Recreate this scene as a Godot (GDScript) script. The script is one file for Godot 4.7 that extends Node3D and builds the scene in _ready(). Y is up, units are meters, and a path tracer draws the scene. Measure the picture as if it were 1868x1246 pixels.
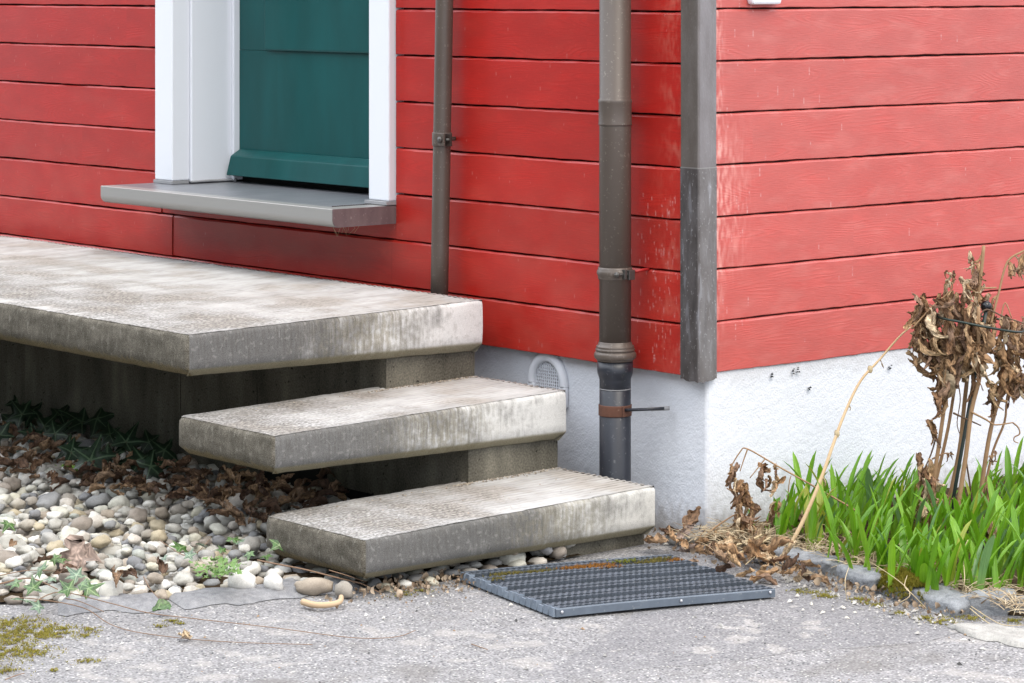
extends Node3D

const Y0 := 0.373      # height of the lower edge of the cladding
const ROW := 0.118     # one cladding board
const EYE := Vector3(4.4975, 1.2599, 4.4030)
var rng := RandomNumberGenerator.new()
var M := {}
var N := {}
var used := {}


# ------------------------------------------------------------------ helpers
class Geo:
	var st := SurfaceTool.new()
	var col := Color.WHITE
	var with_uv2 := false
	var any := false

	func _init(group := 0, uv2 := false) -> void:
		st.begin(Mesh.PRIMITIVE_TRIANGLES)
		st.set_smooth_group(group)
		with_uv2 = uv2

	func group(k: int) -> void:
		st.set_smooth_group(k)

	func v(p: Vector3, uv: Vector2, uv2: Vector2) -> void:
		st.set_color(col)
		st.set_uv(uv)
		if with_uv2:
			st.set_uv2(uv2)
		st.add_vertex(p)
		any = true

	# a, b, c counter-clockwise seen from outside
	func tri(a: Vector3, b: Vector3, c: Vector3, ua := Vector2.ZERO, ub := Vector2.ZERO, uc := Vector2.ZERO, wa := Vector2.ZERO, wb := Vector2.ZERO, wc := Vector2.ZERO) -> void:
		v(a, ua, wa)
		v(c, uc, wc)
		v(b, ub, wb)

	func quad(a: Vector3, b: Vector3, c: Vector3, d: Vector3) -> void:
		tri(a, b, c, Vector2(0, 0), Vector2(1, 0), Vector2(1, 1))
		tri(a, c, d, Vector2(0, 0), Vector2(1, 1), Vector2(0, 1))

	# point(i, j), i along u, j along v; u x v points outwards
	func grid(nu: int, nv: int, point: Callable, uv = null, uv2 = null, colour = null) -> void:
		var ps := []
		var us := []
		var ws := []
		var cs := []
		for j in nv + 1:
			for i in nu + 1:
				var p: Vector3 = point.call(i, j)
				ps.append(p)
				us.append(uv.call(i, j, p) if uv != null else Vector2(float(i) / nu, float(j) / nv))
				ws.append(uv2.call(i, j, p) if uv2 != null else Vector2.ZERO)
				cs.append(colour.call(i, j, p) if colour != null else col)
		var keep := col
		for j in nv:
			for i in nu:
				var a := j * (nu + 1) + i
				for t in [a, a + nu + 2, a + 1, a, a + nu + 1, a + nu + 2]:
					col = cs[t]
					v(ps[t], us[t], ws[t])
		col = keep

	func done(onto: ArrayMesh = null, mat: Material = null) -> ArrayMesh:
		st.generate_normals()
		st.index()
		if mat:
			st.set_material(mat)
		return st.commit(onto) if onto else st.commit()


func mi(called: String, mesh: Mesh, mat: Material, parent: Node = self, at := Vector3.ZERO) -> MeshInstance3D:
	var o := MeshInstance3D.new()
	o.mesh = mesh
	if mat:
		o.material_override = mat
	add(o, called, parent)
	o.position = at
	return o


func add(o: Node3D, called: String, parent: Node) -> void:
	var key := str(parent.get_instance_id()) + called
	var k: int = used.get(key, 0)
	used[key] = k + 1
	o.name = called if k == 0 else "%s_%03d" % [called, k]
	parent.add_child(o, true)


func thing(called: String, label: String, category: String, group := "", at := Vector3.ZERO) -> Node3D:
	var o := Node3D.new()
	add(o, called, self)
	o.position = at
	return tag(o, label, category, group)


func tag(o: Node3D, label: String, category: String, group := "") -> Node3D:
	o.set_meta("label", label)
	o.set_meta("category", category)
	if group:
		o.set_meta("group", group)
	return o


func kind(o: Node3D, k: String, label := "", category := "") -> Node3D:
	o.set_meta("kind", k)
	if label:
		o.set_meta("label", label)
	if category:
		o.set_meta("category", category)
	return o


func noise(sd: int, freq: float, oct := 3, type := FastNoiseLite.TYPE_SIMPLEX_SMOOTH) -> FastNoiseLite:
	var n := FastNoiseLite.new()
	n.seed = sd
	n.frequency = freq
	n.noise_type = type
	n.fractal_octaves = oct
	n.fractal_type = FastNoiseLite.FRACTAL_FBM if oct > 1 else FastNoiseLite.FRACTAL_NONE
	return n


func paint(w: int, h: int, f: Callable) -> Image:
	var b := PackedByteArray()
	b.resize(w * h * 4)
	var k := 0
	for y in h:
		for x in w:
			var c: Color = f.call(x, y)
			b[k] = clampi(int(c.r * 255.0 + 0.5), 0, 255)
			b[k + 1] = clampi(int(c.g * 255.0 + 0.5), 0, 255)
			b[k + 2] = clampi(int(c.b * 255.0 + 0.5), 0, 255)
			b[k + 3] = clampi(int(c.a * 255.0 + 0.5), 0, 255)
			k += 4
	return Image.create_from_data(w, h, false, Image.FORMAT_RGBA8, b)


func tx(im: Image) -> ImageTexture:
	return ImageTexture.create_from_image(im)


func grey(sd: int, freq: float, oct: int, size := 512, type := FastNoiseLite.TYPE_SIMPLEX_SMOOTH) -> ImageTexture:
	var n := noise(sd, freq, oct, type)
	return tx(n.get_seamless_image(size, size, false, false, 0.12))


func mat(c: Color, rough := 0.7, metal := 0.0, spec := 0.5) -> StandardMaterial3D:
	var m := StandardMaterial3D.new()
	m.albedo_color = c
	m.roughness = rough
	m.metallic = metal
	m.metallic_specular = spec
	return m


func relief(m: StandardMaterial3D, t: Texture2D, cm: float) -> StandardMaterial3D:
	m.heightmap_enabled = true
	m.heightmap_texture = t
	m.heightmap_scale = cm
	return m


func tri_map(m: StandardMaterial3D, per_metre: float) -> StandardMaterial3D:
	m.uv1_triplanar = true
	m.uv1_world_triplanar = true
	m.uv1_scale = Vector3.ONE * per_metre
	return m


func box(lo: Vector3, hi: Vector3, b := 0.002, onto: Geo = null) -> ArrayMesh:
	var g := onto if onto else Geo.new(-1)
	var c := (lo + hi) / 2
	var h := (hi - lo) / 2
	b = minf(b, minf(h.x, minf(h.y, h.z)) * 0.9)
	var inner := h - Vector3.ONE * b
	for ax in 3:
		for s in [-1.0, 1.0]:
			var u := (ax + 1) % 3
			var w := (ax + 2) % 3
			if s < 0:
				var t := u
				u = w
				w = t
			var cu := [-h[u], -inner[u], inner[u], h[u]]
			var cw := [-h[w], -inner[w], inner[w], h[w]]
			g.grid(3, 3, func(i: int, j: int):
				var p := Vector3.ZERO
				p[ax] = s * h[ax]
				p[u] = cu[i]
				p[w] = cw[j]
				var q := p.clamp(-inner, inner)
				return c + q + (p - q).normalized() * b if (p - q).length() > 1e-6 else c + p
			, func(_i: int, _j: int, p: Vector3): return Vector2(p.x + p.z, p.y))
	return null if onto else g.done()


func tube(pts: Array, r0: float, r1: float, sides := 8, onto: Geo = null, caps := true) -> ArrayMesh:
	var g := onto if onto else Geo.new(0)
	var n := pts.size()
	var rings := []
	var up := Vector3(0.31, 0.2, 0.93)
	for i in n:
		var d: Vector3 = (pts[mini(i + 1, n - 1)] - pts[maxi(i - 1, 0)]).normalized()
		var a := d.cross(up)
		if a.length() < 0.05:
			a = d.cross(Vector3.RIGHT)
		a = a.normalized()
		var b := a.cross(d).normalized()
		up = b
		rings.append([a, b, lerpf(r0, r1, float(i) / maxi(n - 1, 1))])
	g.grid(sides, n - 1, func(i: int, j: int):
		var t := TAU * (i % sides) / sides
		var rr = rings[j]
		return pts[j] + (rr[0] * cos(t) - rr[1] * sin(t)) * rr[2] * (-1.0 if false else 1.0)
	)
	if caps:
		for e in [0, n - 1]:
			for i in sides:
				var rr = rings[e]
				var t0 := TAU * i / sides
				var t1 := TAU * (i + 1) / sides
				var p0: Vector3 = pts[e] + (rr[0] * cos(t0) - rr[1] * sin(t0)) * rr[2]
				var p1: Vector3 = pts[e] + (rr[0] * cos(t1) - rr[1] * sin(t1)) * rr[2]
				if e == 0:
					g.tri(pts[e], p1, p0)
				else:
					g.tri(pts[e], p0, p1)
	return null if onto else g.done()


func smooth_path(pts: Array, per := 4) -> Array:
	var out := []
	for i in pts.size() - 1:
		var a: Vector3 = pts[maxi(i - 1, 0)]
		var b: Vector3 = pts[i]
		var c: Vector3 = pts[i + 1]
		var d: Vector3 = pts[mini(i + 2, pts.size() - 1)]
		for k in per:
			out.append(b.cubic_interpolate(c, a, d, float(k) / per))
	out.append(pts[-1])
	return out


# profile of (radius, height), turned about y
func lathe(profile: Array, sides := 40, uvscale := Vector2.ONE) -> ArrayMesh:
	var g := Geo.new(0)
	g.grid(sides, profile.size() - 1, func(i: int, j: int):
		var t := -TAU * (i % sides) / sides
		var q: Vector2 = profile[j]
		return Vector3(cos(t) * q.x, q.y, sin(t) * q.x)
	, func(i: int, _j: int, p: Vector3): return Vector2(float(i) / sides * uvscale.x, p.y * uvscale.y))
	return g.done()


# polygon in (x, y), counter-clockwise seen from +z, drawn out from z0 to z1
func prism(poly: PackedVector2Array, z0: float, z1: float, onto: Geo = null, how = null) -> ArrayMesh:
	var g := onto if onto else Geo.new(-1)
	var put = how if how != null else func(x, y, z): return Vector3(x, y, z)
	var n := poly.size()
	for i in n:
		var a := poly[i]
		var b := poly[(i + 1) % n]
		g.tri(put.call(a.x, a.y, z0), put.call(b.x, b.y, z0), put.call(b.x, b.y, z1))
		g.tri(put.call(a.x, a.y, z0), put.call(b.x, b.y, z1), put.call(a.x, a.y, z1))
	var t := Geometry2D.triangulate_polygon(poly)
	for k in range(0, t.size(), 3):
		var a := poly[t[k]]
		var b := poly[t[k + 1]]
		var c := poly[t[k + 2]]
		if (b - a).cross(c - a) < 0:
			var s := b
			b = c
			c = s
		g.tri(put.call(a.x, a.y, z1), put.call(b.x, b.y, z1), put.call(c.x, c.y, z1))
		g.tri(put.call(a.x, a.y, z0), put.call(c.x, c.y, z0), put.call(b.x, b.y, z0))
	return null if onto else g.done()


func in_view(p: Vector3, margin := 0.0) -> bool:
	var q := Basis(Vector3.UP, 0.862928).inverse() * (p - EYE)
	if q.z > -0.5:
		return false
	var x := 934.0 - 5088.26 * q.x / q.z
	var y := -29.1 + 5088.26 * q.y / q.z
	return x > -margin and x < 1868 + margin and y > -margin and y < 1246 + margin


func in_poly(p: Vector2, poly: Array) -> bool:
	return Geometry2D.is_point_in_polygon(p, PackedVector2Array(poly))


# ------------------------------------------------------------------ materials
func make_materials() -> void:
	# painted boards: an atlas of eight strips, 1.2 m long and one board high each
	var warp := noise(11, 1.0, 2)
	var slow := noise(12, 1.0, 2)
	var fibre := noise(13, 1.0, 2)
	var w := 1024
	var h := 1024
	var hb := PackedByteArray()
	hb.resize(w * h)
	var cb := PackedByteArray()
	cb.resize(w * h * 3)
	for y in h:
		var s := y / 128
		var v := (y % 128) / 128.0 * ROW
		for x in w:
			var u := x / 1024.0 * 1.2
			# blend the ends so that the strip can repeat
			var f := warp.get_noise_2d(u * 1.3 + s * 37.0, v * 13.0)
			if u > 1.0:
				f = lerpf(f, warp.get_noise_2d((u - 1.2) * 1.3 + s * 37.0, v * 13.0), (u - 1.0) / 0.2)
			var ring := fposmod(v * 120.0 + f * 8.0 + s * 0.37, 1.0)
			var hh := 0.5 + 0.5 * cos(TAU * ring)
			hh = hh * hh
			var fb := fibre.get_noise_2d(u * 22.0, v * 900.0 + s * 91.0)
			var lo := slow.get_noise_2d(u * 5.0 + s * 11.0, v * 14.0)
			var ht := 0.55 + 0.3 * (hh - 0.5) * clampf(0.35 + lo * 1.6, 0.05, 1.0) + 0.25 * fb
			hb[y * w + x] = clampi(int(ht * 255), 0, 255)
			var k := 1.0 + 0.07 * lo + 0.05 * fb - 0.05 * hh * clampf(0.5 + lo, 0.0, 1.0)
			var dust := clampf(slow.get_noise_2d(u * 60.0, v * 160.0 + s * 7.0) - 0.42, 0.0, 1.0) * 0.5
			cb[(y * w + x) * 3] = clampi(int(255 * (0.665 * k + dust * 0.2)), 0, 255)
			cb[(y * w + x) * 3 + 1] = clampi(int(255 * (0.100 * k + dust * 0.25)), 0, 255)
			cb[(y * w + x) * 3 + 2] = clampi(int(255 * (0.062 * k + dust * 0.22)), 0, 255)
	var board_c := tx(Image.create_from_data(w, h, false, Image.FORMAT_RGB8, cb))
	var board_h := tx(Image.create_from_data(w, h, false, Image.FORMAT_L8, hb))
	for side in ["a", "b"]:
		var m := mat(Color.WHITE, 0.42, 0.0, 0.5)
		m.albedo_texture = board_c
		relief(m, board_h, 0.04 if side == "a" else 0.06)
		m.vertex_color_use_as_albedo = true
		m.detail_enabled = true
		m.detail_uv_layer = BaseMaterial3D.DETAIL_UV_2
		m.detail_blend_mode = BaseMaterial3D.BLEND_MODE_MIX
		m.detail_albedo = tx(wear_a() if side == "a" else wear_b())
		m.detail_mask = tx(Image.create_from_data(2, 2, false, Image.FORMAT_L8, PackedByteArray([255, 255, 255, 255])))
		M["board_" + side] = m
	M.board_back = mat(Color(0.16, 0.03, 0.03), 0.9)

	# roughcast
	var pl := mat(Color(0.825, 0.835, 0.86), 0.95, 0.0, 0.25)
	tri_map(relief(pl, grey(21, 0.15, 2, 512), 0.085), 2.0)
	pl.detail_enabled = true
	pl.detail_uv_layer = BaseMaterial3D.DETAIL_UV_2
	pl.detail_albedo = tx(plaster_dirt())
	pl.detail_mask = M.board_a.detail_mask
	M.plaster = pl
	M.plaster_core = mat(Color(0.72, 0.72, 0.74), 0.95)

	# concrete
	M.fine = grey(31, 0.11, 4, 512)
	M.medium = grey(32, 0.03, 4, 512)
	var names := ["landing", "step", "step_low"]
	for k in 3:
		var fm := mat(Color.WHITE, 0.92, 0.0, 0.3)
		fm.albedo_texture = tx(concrete_front(k))
		M["front_" + names[k]] = fm
		var em := mat(Color.WHITE, 0.95, 0.0, 0.25)
		em.albedo_texture = tx(concrete_end(k))
		M["end_" + names[k]] = em
		var tm := mat(Color.WHITE, 0.95, 0.0, 0.25)
		tm.albedo_texture = tx(concrete_top(k))
		M["top_" + names[k]] = tm
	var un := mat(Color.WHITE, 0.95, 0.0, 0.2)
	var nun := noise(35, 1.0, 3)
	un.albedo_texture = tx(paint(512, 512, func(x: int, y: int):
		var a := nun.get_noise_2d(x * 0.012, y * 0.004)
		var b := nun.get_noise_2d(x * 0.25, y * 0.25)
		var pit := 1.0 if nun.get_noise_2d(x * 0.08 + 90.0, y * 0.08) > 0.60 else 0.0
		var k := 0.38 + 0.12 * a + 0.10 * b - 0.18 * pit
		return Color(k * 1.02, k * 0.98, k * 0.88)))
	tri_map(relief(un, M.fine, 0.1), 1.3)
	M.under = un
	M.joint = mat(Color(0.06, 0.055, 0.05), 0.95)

	# ground
	var ag := asphalt()
	var am := mat(Color.WHITE, 0.88, 0.0, 0.3)
	am.albedo_texture = tx(ag[0])
	relief(am, tx(ag[1]), 0.25)
	am.detail_enabled = true
	am.detail_uv_layer = BaseMaterial3D.DETAIL_UV_2
	am.detail_albedo = tx(ag[2])
	am.detail_mask = M.board_a.detail_mask
	M.asphalt = am
	var soil := mat(Color.WHITE, 1.0, 0.0, 0.1)
	var ns := noise(41, 1.0, 3)
	soil.albedo_texture = tx(paint(256, 256, func(x: int, y: int):
		var k := 0.5 + 0.5 * ns.get_noise_2d(x * 0.11, y * 0.11)
		return Color(0.20, 0.165, 0.125).lerp(Color(0.40, 0.34, 0.27), k * k)))
	M.soil = tri_map(relief(soil, M.medium, 0.8), 3.0)

	# metals
	M.copper = patina(51, Color(0.315, 0.275, 0.25), Color(0.335, 0.30, 0.275), 0.42, 0.1)
	M.copper_end = mat(Color(0.24, 0.19, 0.17), 0.5, 0.4)
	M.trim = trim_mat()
	M.iron = patina(53, Color(0.10, 0.11, 0.14), Color(0.145, 0.155, 0.19), 0.40, 0.0)
	M.rust = patina(54, Color(0.30, 0.185, 0.14), Color(0.42, 0.28, 0.22), 0.85, 0.1)
	M.zinc = mat(Color(0.62, 0.615, 0.605), 0.38, 0.4)
	M.sheet = patina(56, Color(0.41, 0.415, 0.435), Color(0.47, 0.475, 0.495), 0.36, 0.1)
	M.sill_side = patina(57, Color(0.36, 0.30, 0.31), Color(0.44, 0.38, 0.38), 0.6, 0.0)
	M.white = mat(Color(0.865, 0.875, 0.90), 0.4)
	M.grey_foot = mat(Color(0.55, 0.55, 0.56), 0.6)
	M.bolt = mat(Color(0.34, 0.33, 0.32), 0.4, 0.6)
	M.green = door_mat_paint()
	M.dark_gap = mat(Color(0.02, 0.02, 0.02), 0.9)
	M.red_plain = mat(Color(0.60, 0.11, 0.11), 0.5)
	M.vent = mat(Color(0.815, 0.825, 0.85), 0.9)
	M.rubber = patina(59, Color(0.24, 0.265, 0.295), Color(0.33, 0.355, 0.395), 0.6, 0.0)
	M.rubber_bar = patina(60, Color(0.31, 0.345, 0.39), Color(0.38, 0.415, 0.46), 0.55, 0.0)
	M.rubber_side = patina(61, Color(0.36, 0.40, 0.45), Color(0.50, 0.54, 0.59), 0.6, 0.0)
	M.rivet = mat(Color(0.72, 0.72, 0.74), 0.35, 0.5)

	# stones
	var speck := noise(71, 1.0, 3)
	M.stone_tex = tx(paint(256, 256, func(x: int, y: int):
		var k := 0.86 + 0.12 * speck.get_noise_2d(x * 0.03, y * 0.03) + 0.12 * speck.get_noise_2d(x * 0.3, y * 0.3)
		return Color(k, k, k)))
	M.pebbles = []
	for c in [Color(0.77, 0.76, 0.73), Color(0.84, 0.81, 0.77), Color(0.72, 0.71, 0.69), Color(0.79, 0.77, 0.70), Color(0.62, 0.62, 0.62), Color(0.71, 0.66, 0.60), Color(0.92, 0.91, 0.88), Color(0.67, 0.64, 0.60), Color(0.75, 0.72, 0.67), Color(0.55, 0.55, 0.56), Color(0.76, 0.71, 0.61), Color(0.72, 0.73, 0.70), Color(0.93, 0.92, 0.90), Color(0.64, 0.60, 0.56), Color(0.85, 0.84, 0.79), Color(0.75, 0.74, 0.71)]:
		var m := mat(c, 0.72, 0.0, 0.35)
		m.albedo_texture = M.stone_tex
		tri_map(relief(m, M.fine, 0.03), 4.0)
		M.pebbles.append(m)
	var pm := mat(Color.WHITE, 0.75, 0.0, 0.35)
	pm.vertex_color_use_as_albedo = true
	pm.albedo_texture = M.stone_tex
	tri_map(pm, 4.0)
	M.pebble_many = pm
	var cm := mat(Color.WHITE, 0.85)
	cm.vertex_color_use_as_albedo = true
	M.chip = cm
	var curb := mat(Color.WHITE, 0.9)
	curb.albedo_texture = tx(paint(256, 256, func(x: int, y: int):
		var k := 0.5 + 0.5 * speck.get_noise_2d(x * 0.05, y * 0.05)
		var b := speck.get_noise_2d(x * 0.4, y * 0.4)
		var c := Color(0.40, 0.41, 0.43).lerp(Color(0.58, 0.59, 0.60), k)
		return Color(c.r + b * 0.12, c.g + b * 0.12, c.b + b * 0.12)))
	M.curb = tri_map(relief(curb, M.medium, 0.35), 3.0)
	M.strip = tri_map(relief(mat(Color(0.50, 0.50, 0.515), 0.9), M.medium, 0.25), 3.0)
	M.strip.albedo_texture = curb.albedo_texture
	M.strip.albedo_color = Color(1.0, 0.98, 0.97)
	M.pale_slab = tri_map(relief(mat(Color(0.70, 0.69, 0.67), 0.95), M.medium, 0.5), 3.0)
	M.pale_slab.albedo_texture = M.stone_tex

	# plants
	M.leafs = []
	for c in [Color(0.40, 0.59, 0.11), Color(0.45, 0.63, 0.14), Color(0.36, 0.55, 0.10), Color(0.45, 0.62, 0.20), Color(0.40, 0.55, 0.33), Color(0.58, 0.62, 0.22)]:
		M.leafs.append(leafy(c, 0.40, 0.8))
	M.browns = []
	for c in [Color(0.60, 0.47, 0.34), Color(0.66, 0.53, 0.40), Color(0.50, 0.38, 0.28), Color(0.72, 0.60, 0.46), Color(0.56, 0.45, 0.37), Color(0.79, 0.70, 0.58)]:
		M.browns.append(crisp(c))
	M.litter = []
	for c in [Color(0.47, 0.37, 0.29), Color(0.40, 0.31, 0.25), Color(0.55, 0.45, 0.36), Color(0.35, 0.27, 0.22), Color(0.60, 0.49, 0.38)]:
		M.litter.append(crisp(c))
	M.pale_leaf = crisp(Color(0.60, 0.53, 0.49))
	M.stem = patina(81, Color(0.53, 0.41, 0.29), Color(0.62, 0.50, 0.37), 0.7, 0.0)
	M.stem_pale = patina(82, Color(0.66, 0.55, 0.40), Color(0.76, 0.67, 0.54), 0.7, 0.0)
	M.stem_dark = mat(Color(0.34, 0.26, 0.20), 0.8)
	M.straw = mat(Color(0.72, 0.65, 0.52), 0.8)
	M.twig = mat(Color(0.50, 0.40, 0.32), 0.85)
	M.bone = mat(Color(0.72, 0.62, 0.50), 0.8)
	M.stake = mat(Color(0.07, 0.14, 0.12), 0.45)
	M.knob = mat(Color(0.05, 0.05, 0.07), 0.25)
	M.ivy = ivy_mat(Color(0.10, 0.165, 0.105), Color(0.30, 0.37, 0.28))
	M.ivy_light = ivy_mat(Color(0.24, 0.35, 0.17), Color(0.46, 0.54, 0.37))
	M.ivy_grey = ivy_mat(Color(0.33, 0.41, 0.33), Color(0.54, 0.60, 0.50))
	M.weed = leafy(Color(0.38, 0.50, 0.26), 0.6, 0.3)
	var moss := mat(Color.WHITE, 1.0, 0.0, 0.1)
	moss.vertex_color_use_as_albedo = true
	M.moss = moss


func patina(sd: int, a: Color, b: Color, rough: float, metal: float) -> StandardMaterial3D:
	var n := noise(sd, 1.0, 4)
	var m := mat(Color.WHITE, rough, metal)
	m.albedo_texture = tx(paint(256, 256, func(x: int, y: int):
		var k := 0.5 + 0.75 * n.get_noise_2d(x * 0.03, y * 0.008) + 0.2 * n.get_noise_2d(x * 0.2 + 60.0, y * 0.2)
		var c := a.lerp(b, clampf(k, 0.0, 1.0))
		var spot := n.get_noise_2d(x * 0.16 + 300.0, y * 0.09)
		return c.lerp(Color(0.72, 0.70, 0.66), 0.45 if spot > 0.52 else 0.0)))
	return tri_map(m, 2.5)


func trim_mat() -> StandardMaterial3D:
	var n := noise(52, 1.0, 4)
	var m := mat(Color.WHITE, 0.5, 0.35)
	m.albedo_texture = tx(paint(256, 1024, func(x: int, y: int):
		var yy := 1.25 - y / 1024.0 * 0.9
		var k := 0.5 + 0.8 * n.get_noise_2d(x * 0.035, y * 0.006)
		var c := Color(0.32, 0.295, 0.285).lerp(Color(0.46, 0.445, 0.445), clampf(k, 0.0, 1.0))
		var s := n.get_noise_2d(x * 0.07 + 400.0, y * 0.006)
		var low := smoothstep(0.86, 0.80, yy) * smoothstep(0.34, 0.5, yy)
		if yy > 0.86:
			c = c.lerp(Color(0.47, 0.46, 0.47), clampf(s * 0.8, 0.0, 0.3))
		c = c.lerp(Color(0.66, 0.67, 0.70), clampf((s - 0.25) * 2.2, 0.0, 0.5) * low)
		c = c.lerp(Color(0.16, 0.15, 0.155), clampf((-s - 0.15) * 1.0, 0.0, 0.4) * (0.15 + low * 0.5))
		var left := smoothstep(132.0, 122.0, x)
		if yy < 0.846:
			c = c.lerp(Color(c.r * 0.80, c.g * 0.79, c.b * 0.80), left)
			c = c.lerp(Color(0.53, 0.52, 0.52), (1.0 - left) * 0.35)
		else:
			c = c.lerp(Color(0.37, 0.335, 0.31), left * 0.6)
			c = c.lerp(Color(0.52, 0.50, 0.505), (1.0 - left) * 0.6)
		var fl := n.get_noise_2d(x * 0.30 + 40.0, y * 0.05)
		if fl > 0.42:
			c = c.lerp(Color(0.74, 0.74, 0.75), (0.5 if yy < 0.846 else 0.12) * smoothstep(0.42, 0.55, fl))
		if absf(yy - 0.846) < 0.0012:
			c = c.lerp(Color(0.60, 0.59, 0.58), 0.6)
		return c))
	relief(m, M.fine, 0.04)
	return m


func wear_a() -> Image:
	var n := noise(61, 1.0, 3)
	var im := paint(1024, 320, func(x: int, y: int):
		var wx := -3.3 + x / 1024.0 * 3.3
		var wy := 1.373 - y / 320.0
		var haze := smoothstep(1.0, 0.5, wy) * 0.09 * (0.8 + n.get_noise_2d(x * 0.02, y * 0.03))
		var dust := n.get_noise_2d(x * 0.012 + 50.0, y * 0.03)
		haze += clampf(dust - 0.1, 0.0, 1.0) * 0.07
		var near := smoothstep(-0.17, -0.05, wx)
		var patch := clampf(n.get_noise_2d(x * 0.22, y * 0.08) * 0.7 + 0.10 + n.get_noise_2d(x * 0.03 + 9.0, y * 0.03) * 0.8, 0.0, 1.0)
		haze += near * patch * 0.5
		return Color(0.76, 0.47, 0.40, clampf(haze, 0.0, 0.7)))
	rng.seed = 611
	for k in 420:
		var near := rng.randf() < 0.34
		var wx := -0.06 - absf(rng.randfn(0.0, 0.09)) if near else rng.randf_range(-3.2, -0.05)
		var wy := rng.randf_range(0.36, 0.78) if near else rng.randf_range(0.37, 1.3)
		var px := int((wx + 3.3) / 3.3 * 1024)
		var py := int((1.373 - wy) * 320)
		for t in rng.randi_range(1, 6 if near else 3):
			if px > 0 and px < 1023 and py + t < 320:
				im.set_pixel(px, py + t, Color(0.86, 0.76, 0.74, rng.randf_range(0.08, 0.34 if near else 0.22)))
	return im


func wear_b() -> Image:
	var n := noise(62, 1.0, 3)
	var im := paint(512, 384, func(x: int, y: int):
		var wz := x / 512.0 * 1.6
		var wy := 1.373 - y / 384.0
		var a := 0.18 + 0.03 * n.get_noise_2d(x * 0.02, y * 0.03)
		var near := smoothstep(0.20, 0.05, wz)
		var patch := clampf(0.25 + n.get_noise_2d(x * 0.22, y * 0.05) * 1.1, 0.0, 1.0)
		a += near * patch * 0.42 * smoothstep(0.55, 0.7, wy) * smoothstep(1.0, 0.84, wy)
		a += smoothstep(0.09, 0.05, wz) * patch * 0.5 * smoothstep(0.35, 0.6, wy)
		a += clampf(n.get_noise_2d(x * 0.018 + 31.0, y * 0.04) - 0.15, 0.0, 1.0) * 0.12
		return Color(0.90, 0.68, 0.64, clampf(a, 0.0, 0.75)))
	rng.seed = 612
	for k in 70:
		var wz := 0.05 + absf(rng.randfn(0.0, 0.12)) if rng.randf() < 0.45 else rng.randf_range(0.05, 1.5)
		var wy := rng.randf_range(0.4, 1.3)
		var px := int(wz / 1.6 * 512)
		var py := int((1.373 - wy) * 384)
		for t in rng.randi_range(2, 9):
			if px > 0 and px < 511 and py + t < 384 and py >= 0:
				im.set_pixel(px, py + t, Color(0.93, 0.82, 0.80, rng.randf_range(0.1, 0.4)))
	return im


func plaster_dirt() -> Image:
	var n := noise(22, 1.0, 4)
	# u: metres along, one tile is 2 m; v: height, tile 0.5 m from the ground up
	return paint(1024, 256, func(x: int, y: int):
		var hgt := 0.5 * (1.0 - y / 256.0)
		var a := n.get_noise_2d(x * 0.02, y * 0.02)
		var b := n.get_noise_2d(x * 0.09 + 40.0, y * 0.05)
		var foot := smoothstep(0.10, 0.0, hgt + 0.04 * b) * 0.55
		var top := smoothstep(0.335, 0.375, hgt + 0.02 * a) * 0.24
		var c := Color(0.60, 0.57, 0.54, top + clampf(a * 0.05, 0.0, 0.05))
		if foot > top:
			c = Color(0.46, 0.41, 0.35, foot)
		if n.get_noise_2d(x * 0.25 + 7.0, y * 0.25) > 0.64:
			c = Color(0.4, 0.38, 0.36, 0.5)
		return c)


func concrete_front(k: int) -> Image:
	var n := noise(90 + k, 1.0, 4)
	var pale: Color = [Color(0.80, 0.795, 0.79), Color(0.78, 0.775, 0.765), Color(0.73, 0.72, 0.70)][k]
	var dark: Color = [Color(0.335, 0.33, 0.325), Color(0.345, 0.34, 0.335), Color(0.335, 0.33, 0.325)][k]
	var edge: float = [0.36, 0.40, 0.30][k]
	# u: 0 at the house wall, 1 at the outer end; v: 0 below, 1 above
	return paint(768, 96, func(x: int, y: int):
		var u := x / 768.0
		var v := 1.0 - y / 96.0
		var streak := n.get_noise_2d(x * 0.09, y * 0.012)
		var fine := n.get_noise_2d(x * 0.35 + 17.0, y * 0.03)
		var wide := n.get_noise_2d(x * 0.010 + 70.0, y * 0.008)
		var cloud := n.get_noise_2d(x * 0.05 + 470.0, y * 0.06)
		var d := smoothstep(edge - 0.26, edge + 0.30, u + streak * 0.10 + fine * 0.06 + wide * 0.26 + cloud * 0.10 + (v - 0.5) * 0.12)
		var c := pale.lerp(dark, d * 0.88)
		# brownish algae where clean and dirty meet
		var mid := exp(-pow((u - edge - 0.06) / 0.16, 2.0))
		c = c.lerp(Color(0.55, 0.52, 0.44), clampf(mid * (0.30 + streak * 0.5 + cloud * 0.4), 0.0, 0.42))
		# darker just under the edge, runs below it
		var run := clampf(0.25 + n.get_noise_2d(x * 0.13 + 200.0, y * 0.012) - (1.0 - v) * 0.55, 0.0, 1.0)
		c = c.lerp(Color(0.32, 0.31, 0.295), clampf(run * 0.75, 0.0, 0.4) * smoothstep(0.12, 0.5, u))
		# worn spots where the pale cement shows
		var bl := clampf(n.get_noise_2d(x * 0.06 + 500.0, y * 0.05) + cloud * 0.5 - 0.28, 0.0, 1.0)
		c = c.lerp(Color(0.64, 0.63, 0.615), clampf(bl * 1.0, 0.0, 0.28))
		c = c.lerp(Color(0.45, 0.42, 0.33), smoothstep(0.22, 0.14, v) * 0.8)
		var g := n.get_noise_2d(x * 0.7, y * 0.7 + 33.0) * 0.13
		if n.get_noise_2d(x * 0.33 + 77.0, y * 0.33) > 0.58:
			g -= 0.16
		return Color(c.r + g, c.g + g, c.b + g))


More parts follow.
